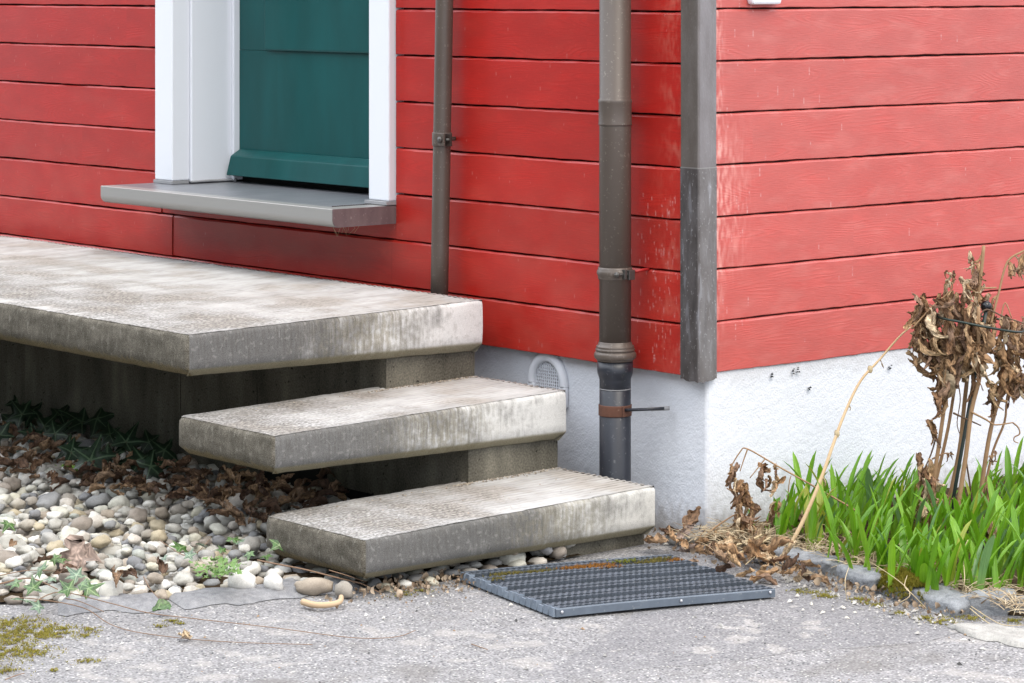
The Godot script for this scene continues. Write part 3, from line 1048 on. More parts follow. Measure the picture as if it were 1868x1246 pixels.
# ------------------------------------------------------------------ steps
func slab(called: String, parent: Node3D, key: String, x0: float, x1: float, z0: float, z1: float, top: Vector2, bot: Vector2, radius: float, back_radius: float) -> void:
	# top and bot: heights at the wall and at the outer end
	var part := Node3D.new()
	add(part, called, parent)
	var n := noise(hash(called + key) % 1000, 1.0, 3)
	var yt := func(z: float): return lerpf(top.x, top.y, (z - z0) / (z1 - z0))
	var yb := func(z: float): return lerpf(bot.x, bot.y, (z - z0) / (z1 - z0))
	# outline: front face outwards, outer end to the left, back, house side
	var path := []
	var fr := radius
	var br := back_radius
	var add_line := func(a: Vector2, b: Vector2, nor: Vector2, face: int):
		var m := maxi(1, int((b - a).length() / 0.014))
		for k in m + 1:
			path.append([a.lerp(b, float(k) / m), nor, face])
	add_line.call(Vector2(x1, z0 + 0.004), Vector2(x1, z1 - fr), Vector2(1, 0), 0)
	for k in range(1, 6):
		var t := PI / 2 * k / 6.0
		path.append([Vector2(x1 - fr + fr * cos(t), z1 - fr + fr * sin(t)), Vector2(cos(t), sin(t)), 0 if k < 3 else 1])
	add_line.call(Vector2(x1 - fr, z1), Vector2(x0 + br, z1), Vector2(0, 1), 1)
	for k in range(1, 8):
		var t := PI / 2 + PI / 2 * k / 8.0
		path.append([Vector2(x0 + br + br * cos(t), z1 - br + br * sin(t)), Vector2(cos(t), sin(t)), 1])
	add_line.call(Vector2(x0, z1 - br), Vector2(x0, z0), Vector2(-1, 0), 2)
	add_line.call(Vector2(x0 + 0.004, z0), Vector2(x1 - 0.004, z0), Vector2(0, -1), 2)
	path.append([Vector2(x1, z0 + 0.004), Vector2(1, 0), 0])
	var levels := [Vector2(0.022, 0.0), Vector2(0.0, 0.019), Vector2(0.0, 0.25), Vector2(0.0, 0.5), Vector2(0.0, 0.75), Vector2(0.0, -0.010), Vector2(0.0032, -0.0035), Vector2(0.010, -0.0004)]
	var point := func(j: int, i: int):
		var q: Vector2 = path[j][0]
		var nor: Vector2 = path[j][1]
		var l: Vector2 = levels[i]
		var hi: float = yt.call(q.y)
		var lo: float = yb.call(q.y)
		var y := 0.0
		if i == 0:
			y = lo
		elif i == 1:
			y = lo + l.y
		elif i < 5:
			y = lerpf(lo + 0.019, hi - 0.010, l.y)
		else:
			y = hi + l.y
		var inset := l.x
		var rough := 0.0011 * n.get_noise_3d(q.x * 40.0, y * 40.0, q.y * 40.0)
		if i == 0 or i == 1 or i >= 5:
			rough += 0.0026 * minf(0.0, n.get_noise_3d(q.x * 26.0, i * 3.0, q.y * 26.0) - 0.02) * 2.0
		inset -= rough
		if i >= 5:
			y += 0.0012 * n.get_noise_3d(q.x * 33.0 + 9.0, 1.0, q.y * 33.0)
		q -= nor * inset
		return Vector3(q.x, y, q.y)
	for face in 3:
		var runs := []
		var run := []
		for j in path.size():
			if path[j][2] == face:
				if run.is_empty() and j > 0:
					run.append(j - 1)
				run.append(j)
			elif not run.is_empty():
				runs.append(run)
				run = []
		if not run.is_empty():
			runs.append(run)
		for rn in runs:
			if rn.size() < 2:
				continue
			var g := Geo.new(1)
			for band in [[0, 1], [1, 5], [5, 7]]:
				g.grid(band[1] - band[0], rn.size() - 1, func(i: int, j: int): return point.call(rn[j], band[0] + i)
				, func(i: int, j: int, p: Vector3):
					var lo: float = yb.call(p.z)
					var hi: float = yt.call(p.z)
					if face == 0:
						return Vector2((p.z - z0) / (z1 - z0), 1.0 - clampf((p.y - lo) / (hi - lo), 0.01, 0.99))
					return Vector2((p.x - x0) * 1.3, 1.0 - clampf((p.y - lo) / (hi - lo), 0.01, 0.99)))
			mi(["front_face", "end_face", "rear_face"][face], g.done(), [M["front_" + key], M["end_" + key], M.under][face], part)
	# ribbed top
	var tg := Geo.new(1)
	var pitch := 0.020
	var per := 6
	var a := x0 + 0.008
	var b := x1 - 0.008
	var nx := int((b - a) / pitch * per)
	var nz := int((z1 - z0) / (0.012 if key != "landing" else 0.016))
	tg.grid(nz, nx, func(i: int, j: int):
		var z := z0 - 0.001 + (z1 - 0.007 - z0) * maxf(0.0, i - 1.0) / (nz - 1)
		var x := a + (b - a) * j / nx
		# stay inside the rounded corners
		var c := 0.0
		if z > z1 - fr:
			c = fr - sqrt(maxf(0.0, fr * fr - pow(z - (z1 - fr), 2.0)))
		var cb := 0.0
		if z > z1 - br:
			cb = br - sqrt(maxf(0.0, br * br - pow(z - (z1 - br), 2.0)))
		var xx := clampf(x, x0 + 0.008 + cb, x1 - 0.008 - c)
		var e := x1 - xx
		var ridge := absf(cos(PI * (xx / pitch + 0.10 * n.get_noise_2d(z * 3.0, xx * 20.0)))) - 1.0
		var wear := 0.62 + 0.5 * n.get_noise_2d(xx * 12.0, z * 12.0)
		var fade := smoothstep(0.016, 0.026, e) * smoothstep(0.0, 0.014, z1 - 0.004 - z)
		var y: float = yt.call(z) + 0.0062 * ridge * wear * fade
		y += 0.0010 * n.get_noise_2d(xx * 90.0, z * 60.0) + 0.0011 * n.get_noise_2d(xx * 7.0, z * 7.0)
		if i == 0:
			y -= 0.014
		return Vector3(xx, y, z)
	, func(i: int, j: int, p: Vector3): return Vector2((x1 - p.x) / (2.77 if key == "landing" else 0.37), (p.z - z0) / (z1 - z0)))
	mi("ribbed_top", tg.done(), M["top_" + key], part)
	var ug := Geo.new(-1)
	ug.quad(Vector3(x0 + 0.013, bot.x + 0.0002, z0 + 0.001), Vector3(x1 - 0.021, bot.x + 0.0002, z0 + 0.001), Vector3(x1 - 0.021, bot.y + 0.0002, z1 - 0.021), Vector3(x0 + 0.013, bot.y + 0.0002, z1 - 0.021))
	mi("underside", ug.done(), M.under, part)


func build_steps() -> void:
	var steps := thing("concrete_steps", "weathered grey concrete steps with ribbed treads and cantilevered landing", "steps")
	slab("landing_slab", steps, "landing", -3.5, -0.634, 0.10, 0.952, Vector2(0.5015, 0.486), Vector2(0.378, 0.393), 0.012, 0.02)
	slab("step_slab", steps, "step", -0.712, -0.333, 0.10, 0.936, Vector2(0.317, 0.298), Vector2(0.203, 0.215), 0.012, 0.03)
	slab("step_slab", steps, "step_low", -0.405, -0.034, 0.10, 0.924, Vector2(0.136, 0.120), Vector2(0.030, 0.038), 0.014, 0.045)
	var n := noise(36, 1.0, 3)
	for q in [[-0.660, -0.074, -0.12, 0.06], [-0.90, -0.367, 0.055, 0.235], [-1.1885, -0.669, 0.10, 0.40], [-1.529, -1.1915, -0.1, 0.40], [-2.6, -1.5325, -0.1, 0.40], [-3.5, -2.6032, -0.1, 0.40]]:
		var g := Geo.new(1)
		var x0: float = q[0]
		var x1: float = q[1]
		var y0: float = q[2]
		var y1: float = q[3]
		var rough := func(p: Vector3): return 0.0012 * n.get_noise_3dv(p * 30.0) + 0.0015 * n.get_noise_3dv(p * 8.0)
		g.grid(14, 10, func(i: int, j: int):
			var p := Vector3(x1, y0 + (y1 - y0) * j / 10.0, 0.37 - 0.27 * i / 14.0)
			return p + Vector3(rough.call(p), 0, 0))
		g.group(2)
		var m := maxi(4, int((x1 - x0) / 0.02))
		g.grid(m, 10, func(i: int, j: int):
			var p := Vector3(x0 + (x1 - x0) * i / m, y0 + (y1 - y0) * j / 10.0, 0.37)
			return p + Vector3(0, 0, rough.call(p)))
		g.group(3)
		g.quad(Vector3(x1, y0, 0.10), Vector3(x0, y0, 0.10), Vector3(x0, y1, 0.10), Vector3(x1, y1, 0.10))
		g.quad(Vector3(x0, y1, 0.37), Vector3(x1, y1, 0.37), Vector3(x1, y1, 0.10), Vector3(x0, y1, 0.10))
		g.quad(Vector3(x0, y0, 0.10), Vector3(x0, y0, 0.37), Vector3(x0, y1, 0.37), Vector3(x0, y1, 0.10))
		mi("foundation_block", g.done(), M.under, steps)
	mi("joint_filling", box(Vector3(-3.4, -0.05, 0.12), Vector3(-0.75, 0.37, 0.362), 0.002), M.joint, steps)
	# grit swept into the inner corners of the treads
	rng.seed = 31
	var grit := Geo.new(-1)
	for k in 520:
		var low := k % 2 == 0
		var z := rng.randf_range(0.11, 0.42)
		if rng.randf() < 0.25:
			z = rng.randf_range(0.11, 0.8)
		var x := (-0.364 if low else -0.664) + absf(rng.randfn(0.0, 0.010))
		var t := (z - 0.1) / 0.83
		var y := (lerpf(0.136, 0.12, t) if low else lerpf(0.317, 0.298, t)) - 0.001
		var s := rng.randf_range(0.0012, 0.0034)
		grit.col = Color(0.16, 0.12, 0.09).lerp(Color(0.42, 0.37, 0.30), rng.randf())
		crumb(grit, Vector3(x, y + s * 0.4, z), s)
	for k in 60:
		var z := rng.randf_range(0.15, 0.9)
		var x := rng.randf_range(-0.34, -0.05) if k % 2 else rng.randf_range(-1.9, -0.66)
		var y := lerpf(0.136, 0.12, (z - 0.1) / 0.83) if k % 2 else lerpf(0.495, 0.486, (z - 0.1) / 0.83)
		var s := rng.randf_range(0.001, 0.0026)
		grit.col = Color(0.10, 0.08, 0.06).lerp(Color(0.35, 0.28, 0.22), rng.randf())
		crumb(grit, Vector3(x, y + s * 0.4, z), s)
	kind(mi("grit", grit.done(), M.chip, steps), "stuff")


func crumb(g: Geo, c: Vector3, s: float) -> void:
	var p := []
	for k in 5:
		var a := TAU * k / 5.0 + rng.randf() * 0.8
		p.append(c + Vector3(cos(a) * s * rng.randf_range(0.6, 1.2), rng.randf_range(-0.6, 0.0) * s * 0.6, sin(a) * s * rng.randf_range(0.6, 1.2)))
	var t := c + Vector3(0, s * 0.6, 0)
	for k in 5:
		g.tri(t, p[(k + 1) % 5], p[k])


# ------------------------------------------------------------------ pipes
func build_pipes() -> void:
	var at := Vector3(-0.213, 0, 0.060)
	var big := thing("downpipe", "thick brown copper downpipe left of the house corner, socketed into a black pipe", "downpipe", "", at)
	var r := 0.0368
	mi("pipe", lathe([Vector2(r - 0.003, 0.40), Vector2(r, 0.40), Vector2(r, 0.955)], 40), M.copper, big)
	mi("pipe", lathe([Vector2(r - 0.003, 0.936), Vector2(r + 0.0014, 0.936), Vector2(r + 0.0020, 0.938), Vector2(r + 0.0014, 0.94), Vector2(r + 0.0010, 0.985), Vector2(r + 0.0022, 0.990), Vector2(r + 0.0014, 0.995), Vector2(r - 0.0004, 0.997), Vector2(r - 0.0004, 2.49)], 40), M.copper, big)
	# pipe hook seen left of the upper socket
	mi("pipe_hook", box(Vector3(-r - 0.006, 0.945, -0.075), Vector3(-r - 0.001, 0.972, 0.004), 0.001), M.copper_end, big)
	# moulded spigot ring
	var ring := [Vector2(r - 0.002, 0.395), Vector2(r + 0.0045, 0.396), Vector2(r + 0.007, 0.399)]
	for k in 9:
		var t := -PI / 2 + PI * k / 8.0
		ring.append(Vector2(r + 0.0062 + 0.0058 * cos(t), 0.4085 + 0.0088 * sin(t)))
	ring.append_array([Vector2(r + 0.0075, 0.4185), Vector2(r + 0.0088, 0.4205), Vector2(r + 0.0085, 0.4235), Vector2(r + 0.0058, 0.4250), Vector2(r + 0.0072, 0.4275), Vector2(r + 0.0062, 0.4305), Vector2(r + 0.0032, 0.432), Vector2(r + 0.0018, 0.4365), Vector2(r, 0.440)])
	mi("spigot_ring", lathe(ring, 48), M.copper, big)
	var clamp_ring := [Vector2(r, 0.582)]
	for q in [Vector2(0.0022, 0.582), Vector2(0.0026, 0.585), Vector2(0.0034, 0.590), Vector2(0.0052, 0.594), Vector2(0.0058, 0.598), Vector2(0.0046, 0.603), Vector2(0.0026, 0.606), Vector2(0.0024, 0.6105), Vector2(0.0, 0.611)]:
		clamp_ring.append(Vector2(r + q.x, q.y))
	var cl := mi("clamp", lathe(clamp_ring, 48), M.copper, big)
	mi("clamp_lug", box(Vector3(0.030, 0.586, 0.006), Vector3(0.047, 0.608, 0.013), 0.001), M.bolt, cl)
	mi("clamp_lug", box(Vector3(0.030, 0.584, -0.016), Vector3(0.050, 0.606, 0.002), 0.001), M.bolt, cl)
	mi("bolt", tube([Vector3(0.039, 0.597, -0.005), Vector3(0.039, 0.597, 0.036)], 0.0036, 0.0036, 8), M.bolt, cl)
	mi("bolt_head", tube([Vector3(0.039, 0.597, 0.027), Vector3(0.039, 0.597, 0.032)], 0.0072, 0.0072, 6), M.bolt, cl)
	mi("nut", tube([Vector3(0.039, 0.597, 0.001), Vector3(0.039, 0.597, 0.006)], 0.007, 0.007, 6), M.bolt, cl)
	mi("clamp_rod", tube([Vector3(0.046, 0.602, -0.020), Vector3(0.046, 0.6045, -0.045), Vector3(0.046, 0.605, -0.064)], 0.0038, 0.0038, 8), M.red_plain, big)

	var low := thing("standpipe", "black drain pipe under the copper downpipe, held by a rusty band", "drain pipe", "", Vector3(-0.213, 0, 0.060))
	var q := 0.0362
	mi("pipe", lathe([Vector2(q, -0.05), Vector2(q, 0.3295), Vector2(q - 0.0006, 0.330), Vector2(q, 0.3305), Vector2(q, 0.352), Vector2(q + 0.001, 0.357), Vector2(q + 0.0042, 0.366), Vector2(q + 0.0048, 0.372), Vector2(q + 0.0050, 0.394), Vector2(q - 0.002, 0.3945)], 44), M.iron, low)
	mi("seam_line", lathe([Vector2(q, 0.3312), Vector2(q + 0.0005, 0.3316), Vector2(q + 0.0005, 0.3324), Vector2(q, 0.3328)], 44), M.grey_foot, low)
	var band := mi("pipe_band", lathe([Vector2(q, 0.2705), Vector2(q + 0.0017, 0.2705), Vector2(q + 0.0022, 0.272), Vector2(q + 0.0019, 0.292), Vector2(q + 0.0022, 0.2945), Vector2(q + 0.0016, 0.2955), Vector2(q, 0.2955)], 44), M.rust, low)
	mi("band_lug", box(Vector3(0.029, 0.271, 0.008), Vector3(0.041, 0.295, 0.0125), 0.001), M.rust, band)
	mi("band_rod", tube([Vector3(0.036, 0.2865, 0.006), Vector3(0.072, 0.289, -0.030), Vector3(0.098, 0.291, -0.062)], 0.0036, 0.0036, 8), M.iron, low)
	mi("rod_sleeve", tube([Vector3(0.078, 0.289, -0.040), Vector3(0.103, 0.291, -0.074)], 0.0046, 0.0050, 8), M.grey_foot, low)

	var thin := thing("downpipe", "thin brown copper pipe right of the door, ending at the landing", "downpipe")
	var tr := 0.0221
	var foot := Vector3(-0.871, 0.47, 0.046)
	var head := Vector3(-0.8427, 2.49, 0.0239)
	var lean := func(y: float): return foot.lerp(head, (y - foot.y) / (head.y - foot.y))
	mi("pipe", tube([lean.call(0.455), lean.call(0.6), lean.call(0.89), lean.call(1.2), lean.call(1.75), lean.call(2.49)], tr, tr, 32), M.copper, thin)
	var cy := 0.876
	var cpos: Vector3 = lean.call(cy)
	var pc := mi("clamp", lathe([Vector2(tr, -0.0165), Vector2(tr + 0.0022, -0.0165), Vector2(tr + 0.0026, -0.015), Vector2(tr + 0.0026, 0.015), Vector2(tr + 0.0022, 0.0165), Vector2(tr, 0.0165)], 36), M.copper, thin, cpos)
	mi("clamp_lug", box(Vector3(0.010, -0.0155, 0.0175), Vector3(0.034, 0.0155, 0.0225), 0.001), M.copper, pc)
	mi("clamp_lug", box(Vector3(0.020, -0.0160, 0.004), Vector3(0.045, 0.0150, 0.0085), 0.001), M.copper_end, pc)
	mi("bolt_head", tube([Vector3(0.021, 0.0, 0.022), Vector3(0.021, 0.0, 0.027)], 0.008, 0.0075, 18), M.bolt, pc)
	mi("bolt", tube([Vector3(0.036, 0.0, -0.01), Vector3(0.036, 0.0, 0.016)], 0.0035, 0.0035, 8), M.bolt, pc)
	mi("clamp_stem", tube([Vector3(0.0, 0.0, -0.015), Vector3(0.0, 0.0, -0.06)], 0.005, 0.005, 8), M.copper_end, pc)

	var con := thing("cable_conduit", "slim cable conduit beside the downpipe, red above and white below", "conduit")
	mi("conduit_tube", box(Vector3(-0.318, 0.375, -0.002), Vector3(-0.300, 0.825, 0.012), 0.002), M.red_plain, con)
	mi("conduit_knob", lathe([Vector2(0.0, -0.012), Vector2(0.006, -0.0115), Vector2(0.009, -0.007), Vector2(0.0095, 0.0), Vector2(0.009, 0.006), Vector2(0.006, 0.011), Vector2(0.0, 0.012)], 16), M.red_plain, con, Vector3(-0.309, 0.362, 0.012))
	mi("conduit_tube", tube([Vector3(-0.309, 0.355, 0.004), Vector3(-0.309, 0.20, 0.004), Vector3(-0.309, -0.02, 0.004)], 0.0052, 0.0052, 10), M.vent, con)


# ------------------------------------------------------------------ door mat
func build_mat() -> void:
	var m := thing("door_mat", "dark blue-grey ribbed rubber doormat with mossy patches below the lowest step", "doormat")
	# corners on the ground, from the photograph's perspective
	var fl := Vector3(0.356, 0, 0.743)
	var fr := Vector3(0.506, 0, 0.277)
	var bl := Vector3(-0.040, 0, 0.663)
	var along := fr - fl
	var deep := bl - fl
	var ux := along.normalized()
	var uz := deep.normalized()
	var L := along.length()
	var W := deep.length()
	var base := 0.005
	var put := func(a: float, b: float, y: float): return fl + ux * a + uz * b + Vector3(0, y, 0)
	# front and rear bars with rivets
	for e in [[0.0, 0.007], [W - 0.007, W]]:
		var g := Geo.new(0)
		var sec := [Vector2(e[0], base), Vector2(e[1], base), Vector2(e[1], 0.0195), Vector2(e[1] - 0.002, 0.0215), Vector2(e[0] + 0.002, 0.0215), Vector2(e[0], 0.0195)]
		for i in sec.size():
			g.group(i + 1)
			var p: Vector2 = sec[i]
			var q: Vector2 = sec[(i + 1) % sec.size()]
			g.grid(1, 24, func(k: int, j: int):
				var s: Vector2 = p if k == 0 else q
				var a := L * j / 24.0
				return put.call(a, s.x, s.y + 0.0012 * sin(a * 9.0)))
		g.group(9)
		for a in [0.0, L]:
			var c := sec.map(func(s): return put.call(a, s.x, s.y))
			for i in range(1, 5):
				if a > 0.0:
					g.tri(c[0], c[i], c[i + 1])
				else:
					g.tri(c[0], c[i + 1], c[i])
		mi("edge_bar", g.done(), M.rubber_bar, m)
	for a in [0.012, L * 0.5 + 0.03, L - 0.012]:
		var c: Vector3 = put.call(a, -0.0005, 0.0145)
		mi("rivet", tube([c, c - uz * 0.002, c - uz * 0.003], 0.0036, 0.0018, 14), M.rivet, m)
	# zigzag rubber strips standing on edge
	var n := 17
	rng.seed = 91
	for k in n:
		var off := 0.0135 + k * (W - 0.027) / (n - 1)
		var gap := 0.004 if k % 3 == 2 else 0.0
		var hgt := 0.0235 - gap + rng.randf_range(-0.0006, 0.0006)
		var g := Geo.new(-1)
		var seg := int(L / 0.0068)
		var th := 0.0088
		var line := func(j: int, s: float, y: float):
			var a := 0.002 + (L - 0.004) * j / seg
			var zig := 0.0028 if j % 2 == 0 else -0.0028
			return put.call(a, off + zig + s * th, y + 0.0012 * sin(a * 9.0) - (0.0009 if j % 2 == 1 else 0.0))
		for j in seg:
			var a0: Vector3 = line.call(j, -0.5, base)
			var a1: Vector3 = line.call(j + 1, -0.5, base)
			var b0: Vector3 = line.call(j, -0.5, hgt)
			var b1: Vector3 = line.call(j + 1, -0.5, hgt)
			var c0: Vector3 = line.call(j, 0.5, hgt)
			var c1: Vector3 = line.call(j + 1, 0.5, hgt)
			var d0: Vector3 = line.call(j, 0.5, base)
			var d1: Vector3 = line.call(j + 1, 0.5, base)
			g.quad(a0, a1, b1, b0)
			g.quad(b0, b1, c1, c0)
			g.quad(c0, c1, d1, d0)
		for e in [0, seg]:
			var c := [line.call(e, -0.5, base), line.call(e, 0.5, base), line.call(e, 0.5, hgt), line.call(e, -0.5, hgt)]
			if e == 0:
				g.quad(c[1], c[0], c[3], c[2])
			else:
				g.quad(c[0], c[1], c[2], c[3])
		mi("rubber_strip", g.done(), M.rubber, m)
		# thicker ends of the strips at the left edge
		var e := Geo.new(-1)
		var w := 0.0095
		var cc := [put.call(-0.004, off - w, base), put.call(0.010, off - w, base), put.call(0.010, off + w, base), put.call(-0.004, off + w, base)]
		var tt := [put.call(-0.0025, off - w * 0.8, hgt - 0.001), put.call(0.010, off - w * 0.8, hgt - 0.001), put.call(0.010, off + w * 0.8, hgt - 0.001), put.call(-0.0025, off + w * 0.8, hgt - 0.001)]
		e.quad(tt[0], tt[1], tt[2], tt[3])
		for i in 4:
			e.quad(cc[i], cc[(i + 1) % 4], tt[(i + 1) % 4], tt[i])
		mi("strip_end", e.done(), M.rubber_side, m)
	var ug := Geo.new(-1)
	ug.quad(put.call(0.004, 0.006, 0.0075), put.call(L - 0.004, 0.006, 0.0075), put.call(L - 0.004, W - 0.006, 0.0075), put.call(0.004, W - 0.006, 0.0075))
	mi("mat_base", ug.done(), M.rubber, m)
	# moss and rusty needles grown into the rear strips
	var spots := []
	rng.seed = 92
	for q in [[0.06, 0.34, 0.035, 0.012, 1], [0.13, 0.335, 0.05, 0.010, 1], [0.27, 0.345, 0.05, 0.014, 2], [0.23, 0.34, 0.04, 0.012, 2], [0.36, 0.362, 0.03, 0.012, 0], [0.43, 0.352, 0.035, 0.010, 1], [0.46, 0.330, 0.02, 0.010, 2], [0.40, 0.33, 0.04, 0.008, 1], [0.03, 0.30, 0.02, 0.01, 1], [0.30, 0.32, 0.03, 0.008, 2]]:
		for k in int(110 * q[2] / 0.04):
			var a: float = q[0] + rng.randfn(0.0, q[2] * 0.5)
			var b: float = q[1] + rng.randfn(0.0, q[3] * 0.6)
			if a < 0.0 or a > L or b > W:
				continue
			var base_c: Color = [Color(0.16, 0.17, 0.03), Color(0.13, 0.11, 0.035), Color(0.24, 0.11, 0.03)][q[4]]
			spots.append([put.call(a, b, 0.0215), rng.randf_range(0.5, 1.1), base_c * rng.randf_range(0.7, 1.5)])
	tufts("mat_moss", spots, m)


func tufts(called: String, spots: Array, parent: Node) -> MultiMeshInstance3D:
	var g := Geo.new(-1)
	for k in 7:
		var a := TAU * k / 7.0
		var d := Vector3(cos(a), 0, sin(a))
		var s := Vector3(-sin(a), 0, cos(a)) * 0.0007
		var tip := d * 0.0034 + Vector3(0, 0.0035 + 0.0015 * (k % 3), 0)
		g.tri(d * 0.0003 - s, tip, d * 0.0003 + s)
	var mm := MultiMesh.new()
	mm.transform_format = MultiMesh.TRANSFORM_3D
	mm.use_colors = true
	mm.mesh = g.done()
	mm.instance_count = spots.size()
	for i in spots.size():
		var q = spots[i]
		var bs := Basis(Vector3.UP, rng.randf() * TAU) * Basis(Vector3.RIGHT, rng.randf_range(-0.5, 0.5))
		mm.set_instance_transform(i, Transform3D(bs.scaled(Vector3.ONE * q[1]), q[0]))
		var c: Color = q[2]
		mm.set_instance_color(i, Color(c.r, c.g, c.b))
	var o := MultiMeshInstance3D.new()
	o.multimesh = mm
	o.material_override = M.moss
	add(o, called, parent)
	kind(o, "stuff")
	return o


# ------------------------------------------------------------------ ground
func build_ground() -> void:
	# one sheet to the horizon
	var g := Geo.new(0, true)
	var xs := [-60.0, -6.0, -1.5, 0.5, 2.5, 8.0, 60.0]
	var zs := [-60.0, -6.0, -1.0, 1.0, 3.0, 9.0, 60.0]
	g.grid(6, 6, func(i: int, j: int): return Vector3(xs[i], 0.0, zs[6 - j]), func(_i: int, _j: int, p: Vector3): return Vector2(p.x, p.z) / 0.9, func(_i: int, _j: int, p: Vector3): return Vector2((p.x + 1.5) / 4.0, (p.z + 1.0) / 4.0))
	kind(mi("asphalt", g.done(), M.asphalt), "structure", "worn pale grey asphalt in front of the steps", "asphalt")

	# gravel bed: soil under the pebbles
	var border: Array = [Vector2(-0.421, 1.418), Vector2(-0.342, 1.364), Vector2(-0.306, 1.229), Vector2(-0.273, 1.088), Vector2(-0.221, 0.930), Vector2(-0.155, 0.836)]
	var poly := [Vector2(-4.5, 0.30), Vector2(-0.06, 0.30), Vector2(-0.06, 0.86), border[5], border[4], border[3], border[2], border[1], border[0], Vector2(-0.60, 1.72), Vector2(-1.2, 2.4), Vector2(-4.5, 2.4)]
	var bed := Node3D.new()
	add(bed, "gravel_bed", self)
	kind(bed, "structure", "bed of rounded pale pebbles beside and under the steps", "gravel bed")
	var sg := Geo.new(0)
	var sp := PackedVector2Array(poly)
	var tr := Geometry2D.triangulate_polygon(sp)
	for k in range(0, tr.size(), 3):
		var a := sp[tr[k]]
		var b := sp[tr[k + 1]]
		var c := sp[tr[k + 2]]
		if (b - a).cross(c - a) > 0.0:
			var t := b
			b = c
			c = t
		sg.tri(Vector3(a.x, 0.006, a.y), Vector3(b.x, 0.006, b.y), Vector3(c.x, 0.006, c.y))
	mi("bed_soil", sg.done(), M.soil, bed)
	build_pebbles(bed, poly)

	# flat cement strip between gravel and asphalt
	var strip_n := noise(64, 1.0, 3)
	for part in [[0, 2], [2, 4], [4, 5]]:
		var a2: Vector2 = border[part[0]]
		var b2: Vector2 = border[part[1]]
		var d := (b2 - a2).normalized()
		var o := Vector2(-d.y, d.x)
		if o.x < 0.0:
			o = -o
		var len := (b2 - a2).length() - 0.012
		var sgeo := Geo.new(1)
		var nl := int(len / 0.015)
		var wid := 0.13 if part[0] < 4 else 0.08
		sgeo.grid(nl, 9, func(i: int, j: int):
			var s := float(i) / nl
			var edge := wid * (0.80 + 0.5 * strip_n.get_noise_2d(s * len * 9.0 + part[0] * 9.0, 2.0))
			var w := (j - 1) / 8.0
			var p := a2 + d * (0.006 + s * len) + o * (edge * clampf(w, 0.0, 1.0))
			var y := 0.013 + 0.004 * strip_n.get_noise_2d(p.x * 22.0, p.y * 22.0) - 0.011 * smoothstep(0.6, 1.0, w)
			if j == 0 or i == 0 or i == nl or j == 9:
				y = 0.0015
			return Vector3(p.x, y, p.y)
		, func(i: int, j: int, p: Vector3): return Vector2(p.x, p.z))
		tag(mi("border_strip", sgeo.done(), M.strip), ["flat grey cement edging nearest the mossy corner, beside the pebbles", "flat grey cement edging in front of the green weed and pebbles", "short grey cement edging at the corner of the lowest step"][part[0] / 2], "edging")

	# planting bed along the right wall
	var sb := Geo.new(0)
	var bn := noise(65, 1.0, 3)
	var curb_line := [Vector2(-0.01, 0.02), Vector2(0.09, -0.05), Vector2(0.22, -0.06), Vector2(0.46, 0.0), Vector2(0.69, 0.055), Vector2(0.83, 0.09), Vector2(0.95, 0.01), Vector2(1.25, -0.20)]
	sb.grid(60, 60, func(i: int, j: int):
		var x := -0.004 + 1.30 * i / 60.0
		var front := -1.6
		for k in curb_line.size() - 1:
			if x >= curb_line[k].x and x <= curb_line[k + 1].x:
				front = lerpf(curb_line[k].y, curb_line[k + 1].y, (x - curb_line[k].x) / (curb_line[k + 1].x - curb_line[k].x))
		if x < curb_line[0].x:
			front = curb_line[0].y
		if x > 1.25:
			front = -0.22
		var z := lerpf(front, -2.2, j / 60.0)
		var y := 0.022 + 0.012 * bn.get_noise_2d(x * 14.0, z * 14.0) + 0.006 * bn.get_noise_2d(x * 50.0, z * 50.0)
		y = lerpf(0.002, y, smoothstep(0.0, 0.03, j / 60.0))
		return Vector3(x, y, z))
	kind(mi("bed_soil", sb.done(), M.soil), "structure", "brown soil of the planting bed by the right wall", "soil")
	var curbs: Array = [[Vector3(0.347, 0, 0.003), 0.203, 0.075, 0.045, -0.124],
		[Vector3(0.557, 0, 0.044), 0.132, 0.075, 0.050, -0.221],
		[Vector3(0.671, 0, 0.056), 0.126, 0.070, 0.040, -0.239],
		[Vector3(0.792, 0, 0.077), 0.135, 0.075, 0.045, -0.210],
		[Vector3(0.868, 0, 0.027), 0.088, 0.085, 0.050, 0.523],
		[Vector3(0.951, 0, -0.033), 0.114, 0.085, 0.050, 0.116]]
	var notes := ["long grey kerbstone at the leaf pile, first from the house corner", "short grey kerbstone right of the long first kerbstone", "mossy kerbstone in the middle of the bed edging", "tilted pale grey kerbstone right of the moss cushion", "flat grey kerbstone below the rightmost bulb leaves", "kerbstone cut off by the right edge of the photo"]
	var kn := noise(66, 1.0, 3)
	for k in curbs.size():
		var q = curbs[k]
		var gg := Geo.new(0)
		var L: float = q[1]
		var W: float = q[2]
		var H: float = q[3]
		# a rough boulder-like block: sphere pushed towards a box
		gg.grid(36, 20, func(i: int, j: int):
			var t := -TAU * (i % 36) / 36.0
			var f := -PI / 2 + PI * j / 20.0
			var d := Vector3(cos(t) * cos(f), sin(f), sin(t) * cos(f))
			var pw := func(v: float): return signf(v) * pow(absf(v), 0.30)
			var p := Vector3(pw.call(d.x) * L / 2, pw.call(d.y) * H * 0.72, pw.call(d.z) * W / 2)
			p *= 1.0 + 0.30 * kn.get_noise_3d(p.x * 13.0 + k * 7.0, p.y * 13.0, p.z * 13.0) + 0.09 * kn.get_noise_3d(p.x * 50.0, p.y * 50.0 + k, p.z * 50.0)
			return p + Vector3(0, 0.0, 0))
		var o := mi("kerbstone", gg.done(), M.curb, self, q[0])
		o.rotation = Vector3([0.0, 0.06, -0.05, 0.16, -0.04, 0.0][k], q[4], [0.03, -0.04, 0.05, -0.10, 0.03, 0.0][k])
